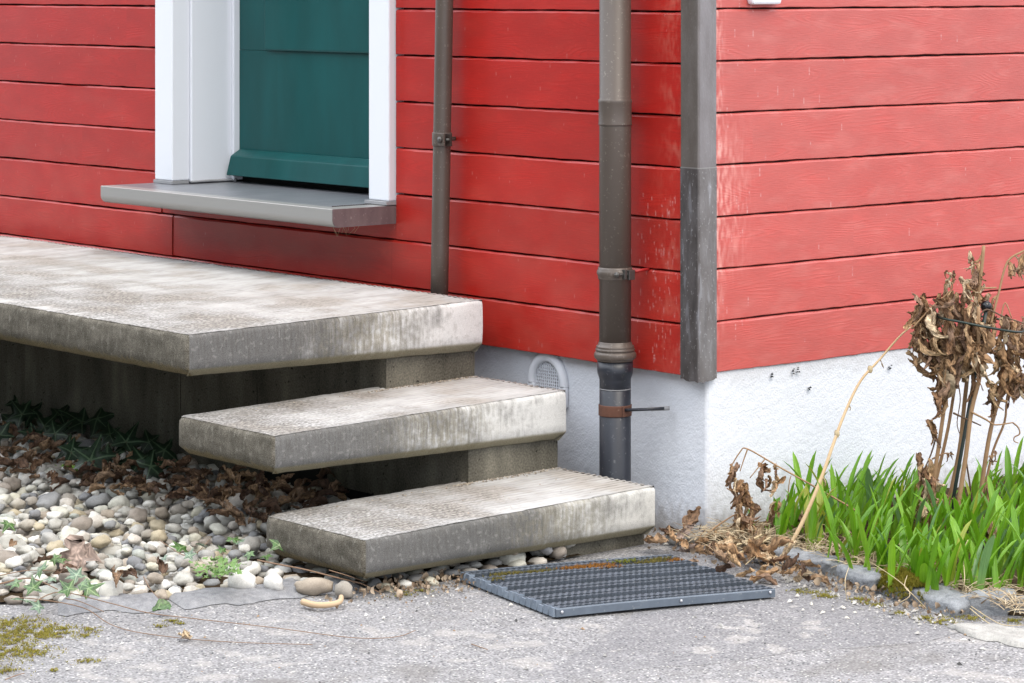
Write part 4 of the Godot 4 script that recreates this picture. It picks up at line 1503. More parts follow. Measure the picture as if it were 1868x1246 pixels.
		tag(o, notes[k], "kerbstone", "kerbstones along the planting bed")
	# pale concrete patch at the lower right
	var pg := Geo.new(0)
	var pn := noise(67, 1.0, 3)
	pg.grid(40, 14, func(i: int, j: int):
		var s := i / 40.0
		var w := j / 14.0
		var c := Vector2(0.90, 0.205).lerp(Vector2(1.75, 0.02), s)
		var half := 0.065 * (1.0 + 0.5 * pn.get_noise_2d(s * 9.0, 3.0)) * smoothstep(0.0, 0.10, s)
		var p := c + Vector2(0.35, 0.93) * half * (w * 2.0 - 1.0)
		var y := 0.009 + 0.004 * pn.get_noise_2d(p.x * 25.0, p.y * 25.0)
		if i == 0 or i == 40 or j == 0 or j == 14:
			y = 0.0012
		return Vector3(p.x, y, p.y)
	)
	var pm := mi("pale_patch", pg.done(), M.pale_slab)
	tag(pm, "cream cement patch at the asphalt edge, lower right", "cement patch")
	build_chips()
	build_moss()


func pebble_mesh(sd: int, rings := 9, sides := 14) -> ArrayMesh:
	var n := noise(sd, 1.0, 2)
	var g := Geo.new(0)
	var r := RandomNumberGenerator.new()
	r.seed = sd
	var fl := r.randf_range(0.42, 0.68)
	var wd := r.randf_range(0.66, 0.92)
	var pw := r.randf_range(0.82, 1.0)
	g.grid(sides, rings, func(i: int, j: int):
		var t := -TAU * (i % sides) / sides
		var f := -PI / 2 + PI * j / rings
		var d := Vector3(cos(t) * cos(f), sin(f), sin(t) * cos(f))
		d = Vector3(signf(d.x) * pow(absf(d.x), pw), signf(d.y) * pow(absf(d.y), pw), signf(d.z) * pow(absf(d.z), pw))
		var k := 1.0 + 0.32 * n.get_noise_3dv(d * 0.9) + 0.09 * n.get_noise_3dv(d * 2.4)
		return Vector3(d.x, d.y * fl, d.z * wd) * k)
	return g.done()


func build_pebbles(bed: Node3D, poly: Array) -> void:
	rng.seed = 123
	var meshes := []
	for k in 14:
		meshes.append(pebble_mesh(800 + k))
	var coarse := pebble_mesh(850, 5, 8)
	var all := []
	# three loose layers, each packed by rejection
	for layer in 3:
		var cells := {}
		var tries: int = [5200, 8000, 6500][layer]
		for t in tries:
			var p := Vector2(rng.randf_range(-2.9, -0.03), rng.randf_range(0.33, 2.2))
			if not in_poly(p, poly):
				continue
			if not in_view(Vector3(p.x, 0.03, p.y), 260.0):
				continue
			var r := clampf(0.0172 * exp(rng.randfn(0.0, 0.32)), 0.008, 0.034)
			if layer == 2:
				r *= 0.92
			if layer == 0:
				r = 0.022
			var ok := true
			var key := Vector2i((p / 0.06).floor())
			for dx in range(-1, 2):
				for dy in range(-1, 2):
					for q in cells.get(key + Vector2i(dx, dy), []):
						if p.distance_to(q[0]) < (r + q[1]) * [0.72, 0.80, 0.98][layer]:
							ok = false
			# keep clear of the lowest step slab
			if p.x > -0.42 - r and p.y < 0.93 + r * 0.7 and layer > 0 and p.y > 0.5:
				ok = false
			if not ok:
				continue
			if not cells.has(key):
				cells[key] = []
			cells[key].append([p, r])
			if layer == 2 and rng.randf() < 0.45:
				continue
			var y: float = [0.004, 0.017, 0.036][layer] + rng.randf_range(-0.004, 0.005)
			# the bed falls off towards its border
			var e := 9.0
			for i in poly.size():
				var s: Vector2 = Geometry2D.get_closest_point_to_segment(p, poly[i], poly[(i + 1) % poly.size()])
				if s.x > -0.9 and s.y > 0.9:
					e = minf(e, p.distance_to(s))
			if layer == 2 and e < 0.05:
				continue
			y -= 0.010 * smoothstep(0.12, 0.0, e)
			all.append([p, r, maxf(y, r * 0.25), layer])
	# the pebbles that show largest become parts of their own
	var seen := []
	for i in all.size():
		var q = all[i]
		if q[3] > 0 and in_view(Vector3(q[0].x, q[2], q[0].y), -6.0):
			var d := EYE.distance_to(Vector3(q[0].x, q[2], q[0].y))
			var dark := 1.0 if q[0].x < -1.25 and q[0].y < 0.55 else 0.0
			seen.append([q[1] / d * (1.25 if q[3] == 2 else 1.0) - dark, i])
	seen.sort_custom(func(a, b): return a[0] > b[0])
	var single := {}
	for k in mini(300, seen.size()):
		single[seen[k][1]] = true
	var rest := []
	for i in all.size():
		var q = all[i]
		var bs := Basis(Vector3.UP, rng.randf() * TAU) * Basis(Vector3(rng.randf_range(-1, 1), 0, rng.randf_range(-1, 1)).normalized(), rng.randf_range(-0.38, 0.38))
		var size = Vector3.ONE * q[1] * 1.12
		var pick = rng.randi() % M.pebbles.size()
		if rng.randf() < 0.3:
			pick = [0, 1, 2, 14, 15, 6][rng.randi() % 6]
		if single.has(i):
			var o := mi("pebble", meshes[rng.randi() % meshes.size()], M.pebbles[pick], bed, Vector3(q[0].x, q[2], q[0].y))
			o.basis = bs.scaled_local(size) if false else bs * Basis.from_scale(size)
		else:
			rest.append([Transform3D(bs * Basis.from_scale(size), Vector3(q[0].x, q[2], q[0].y)), M.pebbles[pick].albedo_color, q[3]])
	for half in 2:
		var list := rest.filter(func(q): return (q[2] == 0) == (half == 0))
		var mm := MultiMesh.new()
		mm.transform_format = MultiMesh.TRANSFORM_3D
		mm.use_colors = true
		mm.mesh = coarse if half == 0 else meshes[3]
		mm.instance_count = list.size()
		for i in list.size():
			mm.set_instance_transform(i, list[i][0])
			mm.set_instance_color(i, list[i][1].srgb_to_linear())
		var o := MultiMeshInstance3D.new()
		o.multimesh = mm
		o.material_override = M.pebble_many
		add(o, "pebbles", bed)
		kind(o, "stuff")
	# two long cobbles at the corner of the lowest step and a few by the mat
	for q in [[Vector3(-0.135, 0.018, 0.975), Vector3(0.041, 0.018, 0.022), 0.9, 5], [Vector3(-0.072, 0.016, 0.945), Vector3(0.022, 0.019, 0.022), 0.2, 7], [Vector3(-0.25, 0.022, 1.075), Vector3(0.032, 0.024, 0.024), 0.5, 12], [Vector3(-0.20, 0.022, 1.03), Vector3(0.026, 0.020, 0.022), 0.1, 12], [Vector3(-0.02, 0.014, 0.05), Vector3(0.026, 0.015, 0.02), 0.4, 2], [Vector3(0.0, 0.014, 0.02), Vector3(0.018, 0.012, 0.016), 0.4, 8]]:
		var o := mi("pebble", meshes[1], M.pebbles[q[3]], bed, q[0])
		o.basis = Basis(Vector3.UP, q[2]) * Basis.from_scale(Vector3(q[1].x, q[1].y * 1.5, q[1].z))


func build_chips() -> void:
	rng.seed = 200
	var g := Geo.new(-1)
	crumb(g, Vector3(0, 0.3, 0), 1.0)
	var mm := MultiMesh.new()
	mm.transform_format = MultiMesh.TRANSFORM_3D
	mm.use_colors = true
	mm.mesh = g.done()
	var list := []
	var cn := noise(201, 1.0, 2)
	var big: Array = [Vector2(0.205, 0.733), Vector2(0.022, 1.390), Vector2(0.494, 0.287), Vector2(0.551, 0.282), Vector2(0.527, 0.233), Vector2(0.475, 0.309), Vector2(0.040, 0.802), Vector2(0.130, 1.000), Vector2(0.597, 0.267), Vector2(0.663, 0.304), Vector2(0.660, 0.270), Vector2(0.727, 0.302), Vector2(0.705, 0.254), Vector2(0.621, 0.316), Vector2(0.664, 0.242), Vector2(-0.034, 0.070), Vector2(-0.064, 0.058)]
	for k in 16000:
		var p := Vector2(rng.randf_range(-1.0, 1.6), rng.randf_range(-0.1, 2.2))
		if not in_view(Vector3(p.x, 0, p.y), 60.0):
			continue
		var dens := 0.20 + 0.5 * clampf(cn.get_noise_2d(p.x * 4.0, p.y * 4.0), 0.0, 1.0)
		# more along the kerb, the step and the border
		var kerb := absf(p.y - (0.13 + (p.x - 0.45) * 0.05)) if p.x > 0.4 else 1.0
		dens += 0.75 * smoothstep(0.13, 0.0, kerb)
		dens += 0.5 * smoothstep(0.10, 0.0, Vector2(p.x + 0.05, p.y - 0.80).length() - 0.15)
		if rng.randf() > dens:
			continue
		var s := clampf(0.0015 * exp(rng.randfn(0.0, 0.55)), 0.0006, 0.006)
		var b := 0.20 + rng.randf() * 0.45
		var c := Color(b, b * 0.97, b * 0.93)
		var pickc := rng.randf()
		if pickc < 0.12:
			c = Color(0.05, 0.05, 0.05)
		elif pickc < 0.2:
			c = Color(0.30, 0.20, 0.12)
		list.append([Vector3(p.x, 0.0005, p.y), s, c])
	for k in 420:
		var t := rng.randf()
		var p := Vector2(0.33, 0.11).lerp(Vector2(0.90, 0.20), t) + Vector2(rng.randfn(0.0, 0.05), rng.randfn(0.0, 0.032))
		var b := rng.randf_range(0.18, 0.5)
		list.append([Vector3(p.x, 0.001, p.y), clampf(0.0022 * exp(rng.randfn(0.0, 0.65)), 0.001, 0.0075), Color(b, b * 0.96, b * 0.9)])
	for q in big:
		var b := rng.randf_range(0.45, 0.65)
		list.append([Vector3(q.x, 0.002, q.y), rng.randf_range(0.004, 0.007), Color(b, b * 0.93, b * 0.82)])
	mm.instance_count = list.size()
	for i in list.size():
		var q = list[i]
		mm.set_instance_transform(i, Transform3D(Basis(Vector3.UP, rng.randf() * TAU) * Basis.from_scale(Vector3(q[1] * rng.randf_range(0.8, 1.5), q[1] * 1.1, q[1])), q[0]))
		mm.set_instance_color(i, q[2])
	var o := MultiMeshInstance3D.new()
	o.multimesh = mm
	o.material_override = M.chip
	add(o, "stone_chips", self)
	kind(o, "stuff", "small pale stone chips scattered over the asphalt", "gravel")
	# dry crumbs of leaves below the step and along the kerb
	var mm2 := MultiMesh.new()
	mm2.transform_format = MultiMesh.TRANSFORM_3D
	mm2.use_colors = true
	mm2.mesh = leaf_mesh(640, 1.0, 0.42, 1.3, 0.25, 4, 2)
	list = []
	for k in 900:
		var where := rng.randf()
		var p := Vector2(0.0, 0.0)
		if where < 0.30:
			p = Vector2(-0.03, 0.78) + Vector2(rng.randfn(0.0, 0.05), rng.randfn(0.0, 0.09))
		elif where < 0.75:
			var t := rng.randf()
			p = Vector2(0.18, 0.0).lerp(Vector2(0.85, 0.13), t) + Vector2(rng.randfn(0.0, 0.03), rng.randfn(0.015, 0.035))
		else:
			p = Vector2(0.15, 0.02) + Vector2(rng.randfn(0.0, 0.09), rng.randfn(0.0, 0.06))
		list.append([Vector3(p.x, rng.randf_range(0.002, 0.012), p.y), clampf(0.007 * exp(rng.randfn(0.0, 0.5)), 0.003, 0.02)])
	mm2.instance_count = list.size()
	for i in list.size():
		var q = list[i]
		var bs := Basis(Vector3.UP, rng.randf() * TAU) * Basis(Vector3.RIGHT, rng.randf_range(-0.7, 0.7)) * Basis(Vector3.BACK, rng.randf_range(-0.7, 0.7))
		mm2.set_instance_transform(i, Transform3D(bs * Basis.from_scale(Vector3.ONE * q[1]), q[0]))
		mm2.set_instance_color(i, Color(0.13, 0.08, 0.045).lerp(Color(0.42, 0.33, 0.24), rng.randf()))
	var o2 := MultiMeshInstance3D.new()
	o2.multimesh = mm2
	o2.material_override = M.chip
	add(o2, "leaf_crumbs", self)
	kind(o2, "stuff", "dry brown leaf crumbs along the kerb and below the lowest step", "leaf litter")


func build_moss() -> void:
	rng.seed = 210
	var spots := []
	var n := noise(211, 1.0, 3)
	for q in [Vector3(-0.202, 0.070, 1.672), Vector3(-0.221, 0.060, 1.625), Vector3(-0.240, 0.060, 1.577), Vector3(-0.180, 0.040, 1.577), Vector3(-0.093, 0.060, 1.713), Vector3(-0.092, 0.050, 1.678), Vector3(0.010, 0.030, 1.785), Vector3(-0.315, 0.040, 1.557), Vector3(-0.206, 0.030, 1.537), Vector3(-0.138, 0.025, 1.529), Vector3(-0.167, 0.020, 1.492), Vector3(-0.323, 0.050, 1.602), Vector3(0.048, 0.015, 1.626), Vector3(0.042, 0.015, 1.652), Vector3(-0.100, 0.015, 1.378), Vector3(-0.122, 0.015, 1.331), Vector3(0.066, 0.010, 1.720), Vector3(0.495, 0.020, 0.191), Vector3(0.535, 0.025, 0.184), Vector3(0.567, 0.020, 0.186), Vector3(0.628, 0.020, 0.153), Vector3(0.653, 0.020, 0.164), Vector3(0.830, 0.020, 0.183), Vector3(0.863, 0.030, 0.180), Vector3(0.886, 0.025, 0.117), Vector3(0.958, 0.020, 0.069), Vector3(0.684, 0.020, 0.166), Vector3(0.762, 0.015, 0.188), Vector3(-0.017, 0.020, 0.828), Vector3(-0.015, 0.015, 0.786), Vector3(-0.011, 0.012, 0.861), Vector3(-0.092, 0.010, 1.332), Vector3(0.857, 0.025, -0.037)]:
		var count := int(16000.0 * q.y * (0.35 + q.y * 14.0))
		for k in count:
			var p := Vector2(q.x + rng.randfn(0.0, q.y * 0.62), q.z + rng.randfn(0.0, q.y * 0.62))
			var d: float = p.distance_to(Vector2(q.x, q.z)) / q.y
			if n.get_noise_2d(p.x * 38.0, p.y * 38.0) + 0.25 * rng.randf_range(-1.0, 1.0) < -0.12 + 0.2 * d:
				continue
			var c := Color(0.21, 0.20, 0.035).lerp(Color(0.36, 0.31, 0.07), rng.randf()) * rng.randf_range(0.6, 1.25)
			if rng.randf() < 0.12:
				c = Color(0.22, 0.15, 0.07)
			spots.append([Vector3(p.x, 0.0005 + rng.randf() * 0.002, p.y), rng.randf_range(0.35, 0.85), c])
	var o := tufts("ground_moss", spots, self)
	kind(o, "stuff", "yellow-green moss in the corner of the asphalt and along the kerb", "moss")
	# cushion on the middle kerbstone
	var cushion := []
	for k in 2600:
		var a := rng.randf() * TAU
		var d := sqrt(rng.randf())
		var p := Vector3(0.665 + cos(a) * d * 0.105 + sin(a) * d * 0.01, 0.0, 0.062 + cos(a) * d * 0.035 + sin(a) * d * 0.05)
		if n.get_noise_2d(p.x * 22.0 + 9.0, p.z * 22.0) < -0.25:
			continue
		p.y = 0.046 * sqrt(maxf(0.0, 1.0 - d * d)) + 0.004
		cushion.append([p, rng.randf_range(0.9, 1.6), Color(0.15, 0.14, 0.02).lerp(Color(0.26, 0.22, 0.04), rng.randf())])
	var o2 := tufts("moss_cushion", cushion, self)
	kind(o2, "stuff", "thick olive moss cushion over the middle kerbstone", "moss")


# ------------------------------------------------------------------ leaves
# a dried leaf: length along +y from the stalk end, curled and crumpled
func leaf_mesh(sd: int, length: float, width: float, curl: float, crumple: float, nl := 9, nw := 4, droop := 0.0) -> ArrayMesh:
	var n := noise(sd, 1.0, 2)
	var r := RandomNumberGenerator.new()
	r.seed = sd
	var roll := r.randf_range(0.5, 1.0) * curl * (1.0 if r.randf() < 0.75 else -1.0)
	var bend := r.randf_range(-1.0, 1.0) * curl * 0.9 + droop
	var twist := r.randf_range(-1.0, 1.0) * curl * 0.6
	# midrib
	var mid := [Vector3.ZERO]
	var dirs := [0.0]
	var ang := -bend * 0.3
	for k in nl:
		ang += bend / nl * (1.0 + 0.8 * n.get_noise_2d(k * 0.9, 3.0))
		mid.append(mid[-1] + Vector3(0, cos(ang), sin(ang)) * length / nl)
		dirs.append(ang)
	var g := Geo.new(0)
	g.grid(nw, nl, func(i: int, j: int):
		var s := float(j) / nl
		var t := i * 2.0 / nw - 1.0
		var w := width * pow(maxf(sin(PI * pow(0.04 + s * 0.96, 0.85)), 0.0), 0.8) + 0.02 * width
		var a := t * roll * (0.6 + 0.8 * s)
		var across := w * t * (sin(a) / a if absf(a) > 0.01 else 1.0)
		var lift := w * absf(t) * sin(absf(a)) * 0.8
		var tw: float = twist * (s - 0.3)
		var v := Vector3(across * cos(tw) - lift * sin(tw), 0, across * sin(tw) + lift * cos(tw))
		var e: float = dirs[j]
		var p: Vector3 = mid[j] + Vector3(v.x, -v.z * sin(e), v.z * cos(e))
		var f := crumple * width
		var ew := 0.16 * crumple * width * n.get_noise_2d(s * 11.0, signf(t) * 5.0) * absf(t)
		p += Vector3(0.3, 0.2, 1.0) * ew
		return p + Vector3(n.get_noise_3d(s * 3.2, t * 1.4, 1.0), n.get_noise_3d(s * 3.2, t * 1.4, 9.0) * 0.5, n.get_noise_3d(s * 3.2, t * 1.4, 17.0)) * f * (0.4 + absf(t)))
	return g.done()


func ivy_mesh(sd: int, size: float, cup: float) -> ArrayMesh:
	# outline with five pointed lobes, stalk at the bottom
	var r := RandomNumberGenerator.new()
	r.seed = sd
	var rim := []
	var lobes := [[-62.0, 0.30], [-38.0, 0.52], [-8.0, 0.30], [28.0, 0.66], [58.0, 0.33], [90.0, 0.92], [122.0, 0.33], [152.0, 0.66], [188.0, 0.30], [218.0, 0.52], [242.0, 0.30], [270.0, 0.16]]
	for q in lobes:
		var a: float = deg_to_rad(q[0])
		var d: float = q[1] * r.randf_range(0.92, 1.08) * 0.56
		rim.append(Vector2(cos(a) * d, sin(a) * d - 0.14))
	var g := Geo.new(0)
	var n := noise(sd, 1.0, 2)
	var lift := func(p: Vector2):
		var q := p - Vector2(0, -0.14)
		return Vector3(p.x, p.y + 0.14, cup * q.length_squared() * 1.4 + 0.05 * n.get_noise_2d(p.x * 3.0, p.y * 3.0)) * size
	var c := Vector2(0, -0.14)
	for i in rim.size():
		var a: Vector2 = rim[i]
		var b: Vector2 = rim[(i + 1) % rim.size()]
		for s in 3:
			var t0 := s / 3.0
			var t1 := (s + 1) / 3.0
			var pts := [c.lerp(a, t0), c.lerp(a, t1), c.lerp(b, t1), c.lerp(b, t0)]
			var uv := func(p: Vector2): return Vector2(p.x + 0.5, 0.5 - p.y)
			g.tri(lift.call(pts[0]), lift.call(pts[1]), lift.call(pts[2]), uv.call(pts[0]), uv.call(pts[1]), uv.call(pts[2]))
			if s > 0:
				g.tri(lift.call(pts[0]), lift.call(pts[2]), lift.call(pts[3]), uv.call(pts[0]), uv.call(pts[2]), uv.call(pts[3]))
	return g.done()


func place(o: Node3D, at: Vector3, up_dir: Vector3, spin: float) -> void:
	# local +z along up_dir
	var z := up_dir.normalized()
	var x := Vector3.UP.cross(z)
	if x.length() < 0.05:
		x = Vector3.RIGHT
	x = x.normalized()
	var y := z.cross(x)
	o.transform = Transform3D(Basis(x, y, z) * Basis(Vector3.BACK, spin), at)


func build_litter() -> void:
	rng.seed = 300
	var shapes := []
	for k in 10:
		shapes.append(leaf_mesh(310 + k, 0.070, 0.019, 1.8, 0.5, 10, 6))
	var pts: Array = [Vector2(-0.972, 0.691), Vector2(-1.356, 0.708), Vector2(-1.871, 0.567), Vector2(-1.587, 0.815), Vector2(-1.578, 0.843), Vector2(-1.037, 0.515), Vector2(-1.499, 0.651), Vector2(-0.894, 0.750), Vector2(-1.090, 0.503), Vector2(-1.343, 0.595), Vector2(-1.436, 0.671), Vector2(-0.842, 0.620), Vector2(-0.916, 0.586), Vector2(-1.117, 0.776), Vector2(-1.251, 0.724), Vector2(-1.420, 0.631), Vector2(-1.859, 0.644), Vector2(-0.959, 0.554), Vector2(-1.916, 0.598), Vector2(-1.094, 0.470), Vector2(-0.770, 0.532), Vector2(-0.689, 0.776), Vector2(-1.501, 0.827), Vector2(-1.314, 0.530), Vector2(-1.767, 0.582), Vector2(-0.691, 0.743), Vector2(-0.747, 0.701), Vector2(-1.461, 0.618), Vector2(-0.691, 0.551), Vector2(-1.466, 0.651), Vector2(-0.745, 0.697), Vector2(-1.515, 0.721), Vector2(-1.148, 0.628), Vector2(-1.424, 0.715), Vector2(-2.225, 0.497), Vector2(-0.805, 0.676), Vector2(-0.972, 0.663), Vector2(-1.502, 0.644), Vector2(-1.075, 0.605), Vector2(-1.624, 0.803), Vector2(-1.888, 0.689), Vector2(-0.955, 0.511), Vector2(-0.817, 0.678), Vector2(-1.162, 0.610), Vector2(-1.395, 0.805), Vector2(-1.197, 0.477), Vector2(-0.812, 0.675), Vector2(-1.080, 0.534), Vector2(-1.109, 0.493), Vector2(-1.233, 0.619), Vector2(-1.153, 0.605), Vector2(-1.406, 0.827), Vector2(-0.933, 0.695), Vector2(-1.245, 0.721), Vector2(-2.055, 0.550), Vector2(-1.180, 0.557), Vector2(-1.146, 0.705), Vector2(-1.651, 0.617), Vector2(-1.475, 0.575), Vector2(-0.945, 0.639), Vector2(-1.524, 0.601), Vector2(-0.759, 0.466), Vector2(-1.340, 0.642), Vector2(-1.330, 0.732), Vector2(-1.424, 0.750), Vector2(-1.025, 0.679), Vector2(-0.840, 0.583), Vector2(-1.349, 0.572), Vector2(-1.210, 0.786), Vector2(-1.398, 0.629), Vector2(-1.776, 0.671), Vector2(-1.326, 0.661), Vector2(-1.955, 0.587), Vector2(-1.010, 0.515), Vector2(-1.182, 0.748), Vector2(-1.272, 0.598), Vector2(-0.616, 0.790), Vector2(-0.733, 0.466), Vector2(-1.161, 0.741), Vector2(-1.629, 0.828), Vector2(-1.041, 0.647), Vector2(-1.436, 0.850), Vector2(-0.881, 0.388), Vector2(-0.988, 0.704), Vector2(-1.980, 0.567), Vector2(-1.755, 0.645), Vector2(-0.877, 0.551), Vector2(-0.909, 0.515), Vector2(-1.519, 0.623), Vector2(-1.019, 0.778), Vector2(-0.918, 0.565), Vector2(-0.943, 0.562), Vector2(-1.023, 0.748), Vector2(-1.002, 0.659), Vector2(-0.760, 0.786), Vector2(-1.779, 0.612), Vector2(-1.938, 0.571), Vector2(-1.519, 0.654), Vector2(-0.947, 0.641), Vector2(-0.778, 0.476), Vector2(-0.786, 0.541), Vector2(-1.422, 0.667), Vector2(-0.926, 0.553), Vector2(-1.013, 0.760), Vector2(-1.251, 0.708), Vector2(-1.087, 0.744), Vector2(-0.845, 0.468), Vector2(-1.711, 0.690), Vector2(-1.576, 0.745), Vector2(-1.152, 0.464), Vector2(-0.765, 0.572), Vector2(-1.108, 0.702), Vector2(-0.663, 0.737), Vector2(-1.498, 0.578), Vector2(-1.500, 0.598), Vector2(-1.102, 0.794), Vector2(-0.956, 0.546), Vector2(-0.871, 0.311), Vector2(-1.230, 0.553), Vector2(-0.769, 0.460), Vector2(-1.052, 0.584), Vector2(-0.941, 0.726), Vector2(-0.888, 0.329), Vector2(-0.767, 0.760), Vector2(-0.691, 0.802), Vector2(-1.507, 0.876), Vector2(-0.926, 0.535), Vector2(-0.857, 0.448), Vector2(-1.040, 0.561), Vector2(-0.844, 0.501), Vector2(-1.768, 0.743), Vector2(-0.595, 0.776), Vector2(-1.662, 0.755), Vector2(-1.246, 0.779), Vector2(-0.928, 0.372), Vector2(-1.087, 0.636), Vector2(-0.722, 0.699), Vector2(-0.743, 0.537), Vector2(-1.237, 0.551), Vector2(-1.363, 0.608), Vector2(-2.180, 0.513), Vector2(-1.347, 0.661), Vector2(-0.873, 0.471), Vector2(-1.417, 0.653), Vector2(-1.719, 0.594), Vector2(-0.663, 0.792), Vector2(-1.309, 0.797), Vector2(-0.971, 0.429), Vector2(-0.694, 0.604), Vector2(-1.335, 0.701), Vector2(-1.038, 0.535), Vector2(-0.662, 0.617), Vector2(-0.772, 0.634), Vector2(-1.302, 0.772), Vector2(-0.701, 0.780), Vector2(-0.677, 0.712), Vector2(-0.704, 0.516), Vector2(-1.824, 0.599), Vector2(-2.053, 0.559), Vector2(-1.594, 0.569), Vector2(-1.272, 0.734), Vector2(-0.764, 0.728), Vector2(-1.416, 0.574), Vector2(-0.877, 0.660), Vector2(-1.278, 0.551), Vector2(-0.863, 0.349), Vector2(-0.883, 0.394), Vector2(-1.750, 0.684), Vector2(-0.999, 0.562), Vector2(-0.851, 0.333), Vector2(-1.640, 0.685), Vector2(-0.782, 0.394), Vector2(-1.878, 0.564), Vector2(-0.855, 0.510), Vector2(-1.226, 0.477), Vector2(-1.396, 0.593), Vector2(-1.041, 0.478), Vector2(-0.802, 0.616), Vector2(-0.968, 0.518), Vector2(-0.964, 0.473), Vector2(-0.861, 0.389), Vector2(-0.989, 0.572), Vector2(-2.019, 0.560), Vector2(-1.871, 0.569), Vector2(-0.649, 0.744), Vector2(-0.764, 0.636), Vector2(-0.972, 0.645), Vector2(-0.760, 0.464), Vector2(-1.105, 0.525), Vector2(-0.699, 0.743), Vector2(-1.521, 0.826), Vector2(-0.940, 0.558), Vector2(-1.116, 0.584), Vector2(-1.141, 0.736), Vector2(-1.530, 0.667), Vector2(-0.850, 0.707), Vector2(-1.563, 0.678), Vector2(-1.335, 0.746), Vector2(-0.795, 0.528), Vector2(-1.363, 0.546), Vector2(-1.011, 0.696), Vector2(-1.792, 0.723), Vector2(-0.751, 0.455), Vector2(-0.734, 0.678), Vector2(-1.042, 0.556), Vector2(-1.159, 0.558), Vector2(-1.559, 0.845), Vector2(-1.305, 0.533), Vector2(-1.349, 0.819), Vector2(-1.458, 0.540), Vector2(-1.142, 0.501), Vector2(-1.460, 0.591), Vector2(-1.245, 0.671), Vector2(-1.897, 0.554), Vector2(-0.741, 0.630), Vector2(-0.969, 0.657), Vector2(-1.696, 0.681), Vector2(-1.171, 0.637), Vector2(-0.710, 0.511), Vector2(-1.499, 0.737), Vector2(-1.669, 0.772), Vector2(-1.394, 0.672), Vector2(-1.192, 0.532), Vector2(-1.240, 0.700), Vector2(-0.973, 0.468), Vector2(-1.389, 0.616), Vector2(-1.230, 0.683), Vector2(-1.395, 0.739), Vector2(-0.731, 0.650), Vector2(-1.316, 0.773), Vector2(-1.524, 0.669), Vector2(-1.434, 0.804), Vector2(-0.503, 1.349), Vector2(-0.446, 1.364), Vector2(-0.387, 1.296), Vector2(-0.328, 1.308), Vector2(-0.746, 1.330), Vector2(-0.299, 1.234), Vector2(-0.585, 1.299), Vector2(-1.220, 0.553), Vector2(-0.497, 0.667), Vector2(-0.853, 0.465)]
	var k := 0
	for p in pts:
		var pale: bool = k >= 230
		var o := mi("fallen_leaf", shapes[rng.randi() % 10], M.litter[rng.randi() % 5], self)
		var flat := Vector3(rng.randf_range(-0.6, 0.6), 1.0, rng.randf_range(-0.6, 0.6))
		place(o, Vector3(p.x, rng.randf_range(0.045, 0.068), p.y), flat, rng.randf() * TAU)
		o.scale *= rng.randf_range(0.45, 0.95)
		if pale:
			tag(o, "curled brown leaf lying alone among the pale pebbles", "leaf", "single leaves among the pebbles")
		else:
			tag(o, "brown dead leaf on the pebbles in the shade under the steps", "leaf", "dead leaves under the steps")
		k += 1
	# one broad pale leaf among the ivy
	var wide := leaf_mesh(345, 0.085, 0.038, 0.7, 0.6, 9, 6)
	var o := mi("fallen_leaf", wide, M.pale_leaf, self)
	place(o, Vector3(-0.585, 0.075, 1.245), Vector3(0.9, 0.8, 0.4), 2.6)
	tag(o, "broad mauve-grey dead leaf standing up between the ivy leaves", "leaf")
	# pile at the corner by the doormat
	var heap := []
	for j in 10:
		heap.append(leaf_mesh(360 + j, 0.085, 0.019, 2.1, 0.5, 10, 6))
	var spots: Array = [Vector3(0.072, 0.025, 0.138), Vector3(0.109, 0.025, 0.140), Vector3(0.056, 0.025, 0.063), Vector3(0.136, 0.025, 0.108), Vector3(0.207, 0.025, 0.161), Vector3(0.188, 0.025, 0.184), Vector3(0.131, 0.025, 0.069), Vector3(0.243, 0.025, 0.164), Vector3(0.298, 0.025, 0.186), Vector3(0.333, 0.025, 0.188), Vector3(0.193, 0.025, 0.088), Vector3(0.336, 0.025, 0.142), Vector3(0.390, 0.025, 0.164), Vector3(0.386, 0.025, 0.210), Vector3(0.420, 0.025, 0.170), Vector3(0.458, 0.025, 0.185), Vector3(0.245, 0.025, 0.116), Vector3(0.019, 0.025, 0.041), Vector3(-0.010, 0.025, 0.046), Vector3(0.265, 0.025, 0.094), Vector3(0.304, 0.025, 0.092), Vector3(0.366, 0.025, 0.106), Vector3(0.420, 0.025, 0.129), Vector3(0.465, 0.025, 0.160), Vector3(0.330, 0.025, 0.234), Vector3(0.360, 0.025, 0.240), Vector3(0.080, 0.025, 0.036), Vector3(0.310, 0.025, -0.004), Vector3(0.243, 0.025, 0.029), Vector3(0.129, 0.025, 0.118), Vector3(0.194, 0.025, 0.132), Vector3(0.293, 0.025, 0.148), Vector3(0.021, 0.025, 0.105), Vector3(0.509, 0.025, 0.190)]
	for j in spots.size():
		for t in (2 if j % 2 == 0 else 1):
			var s: Vector3 = spots[j]
			var q := mi("fallen_leaf", heap[rng.randi() % 10], (M.browns + M.litter + [M.pale_leaf])[rng.randi() % 12], self)
			place(q, s + Vector3(rng.randf_range(-0.02, 0.02), rng.randf_range(-0.012, 0.018), rng.randf_range(-0.02, 0.02)), Vector3(rng.randf_range(-0.8, 0.9), 1.0, rng.randf_range(-0.8, 0.8)), rng.randf() * TAU)
			q.scale *= rng.randf_range(0.4, 0.95)
			tag(q, "crumpled dry leaf in the heap between doormat and house corner", "leaf", "dry leaves heaped by the doormat")


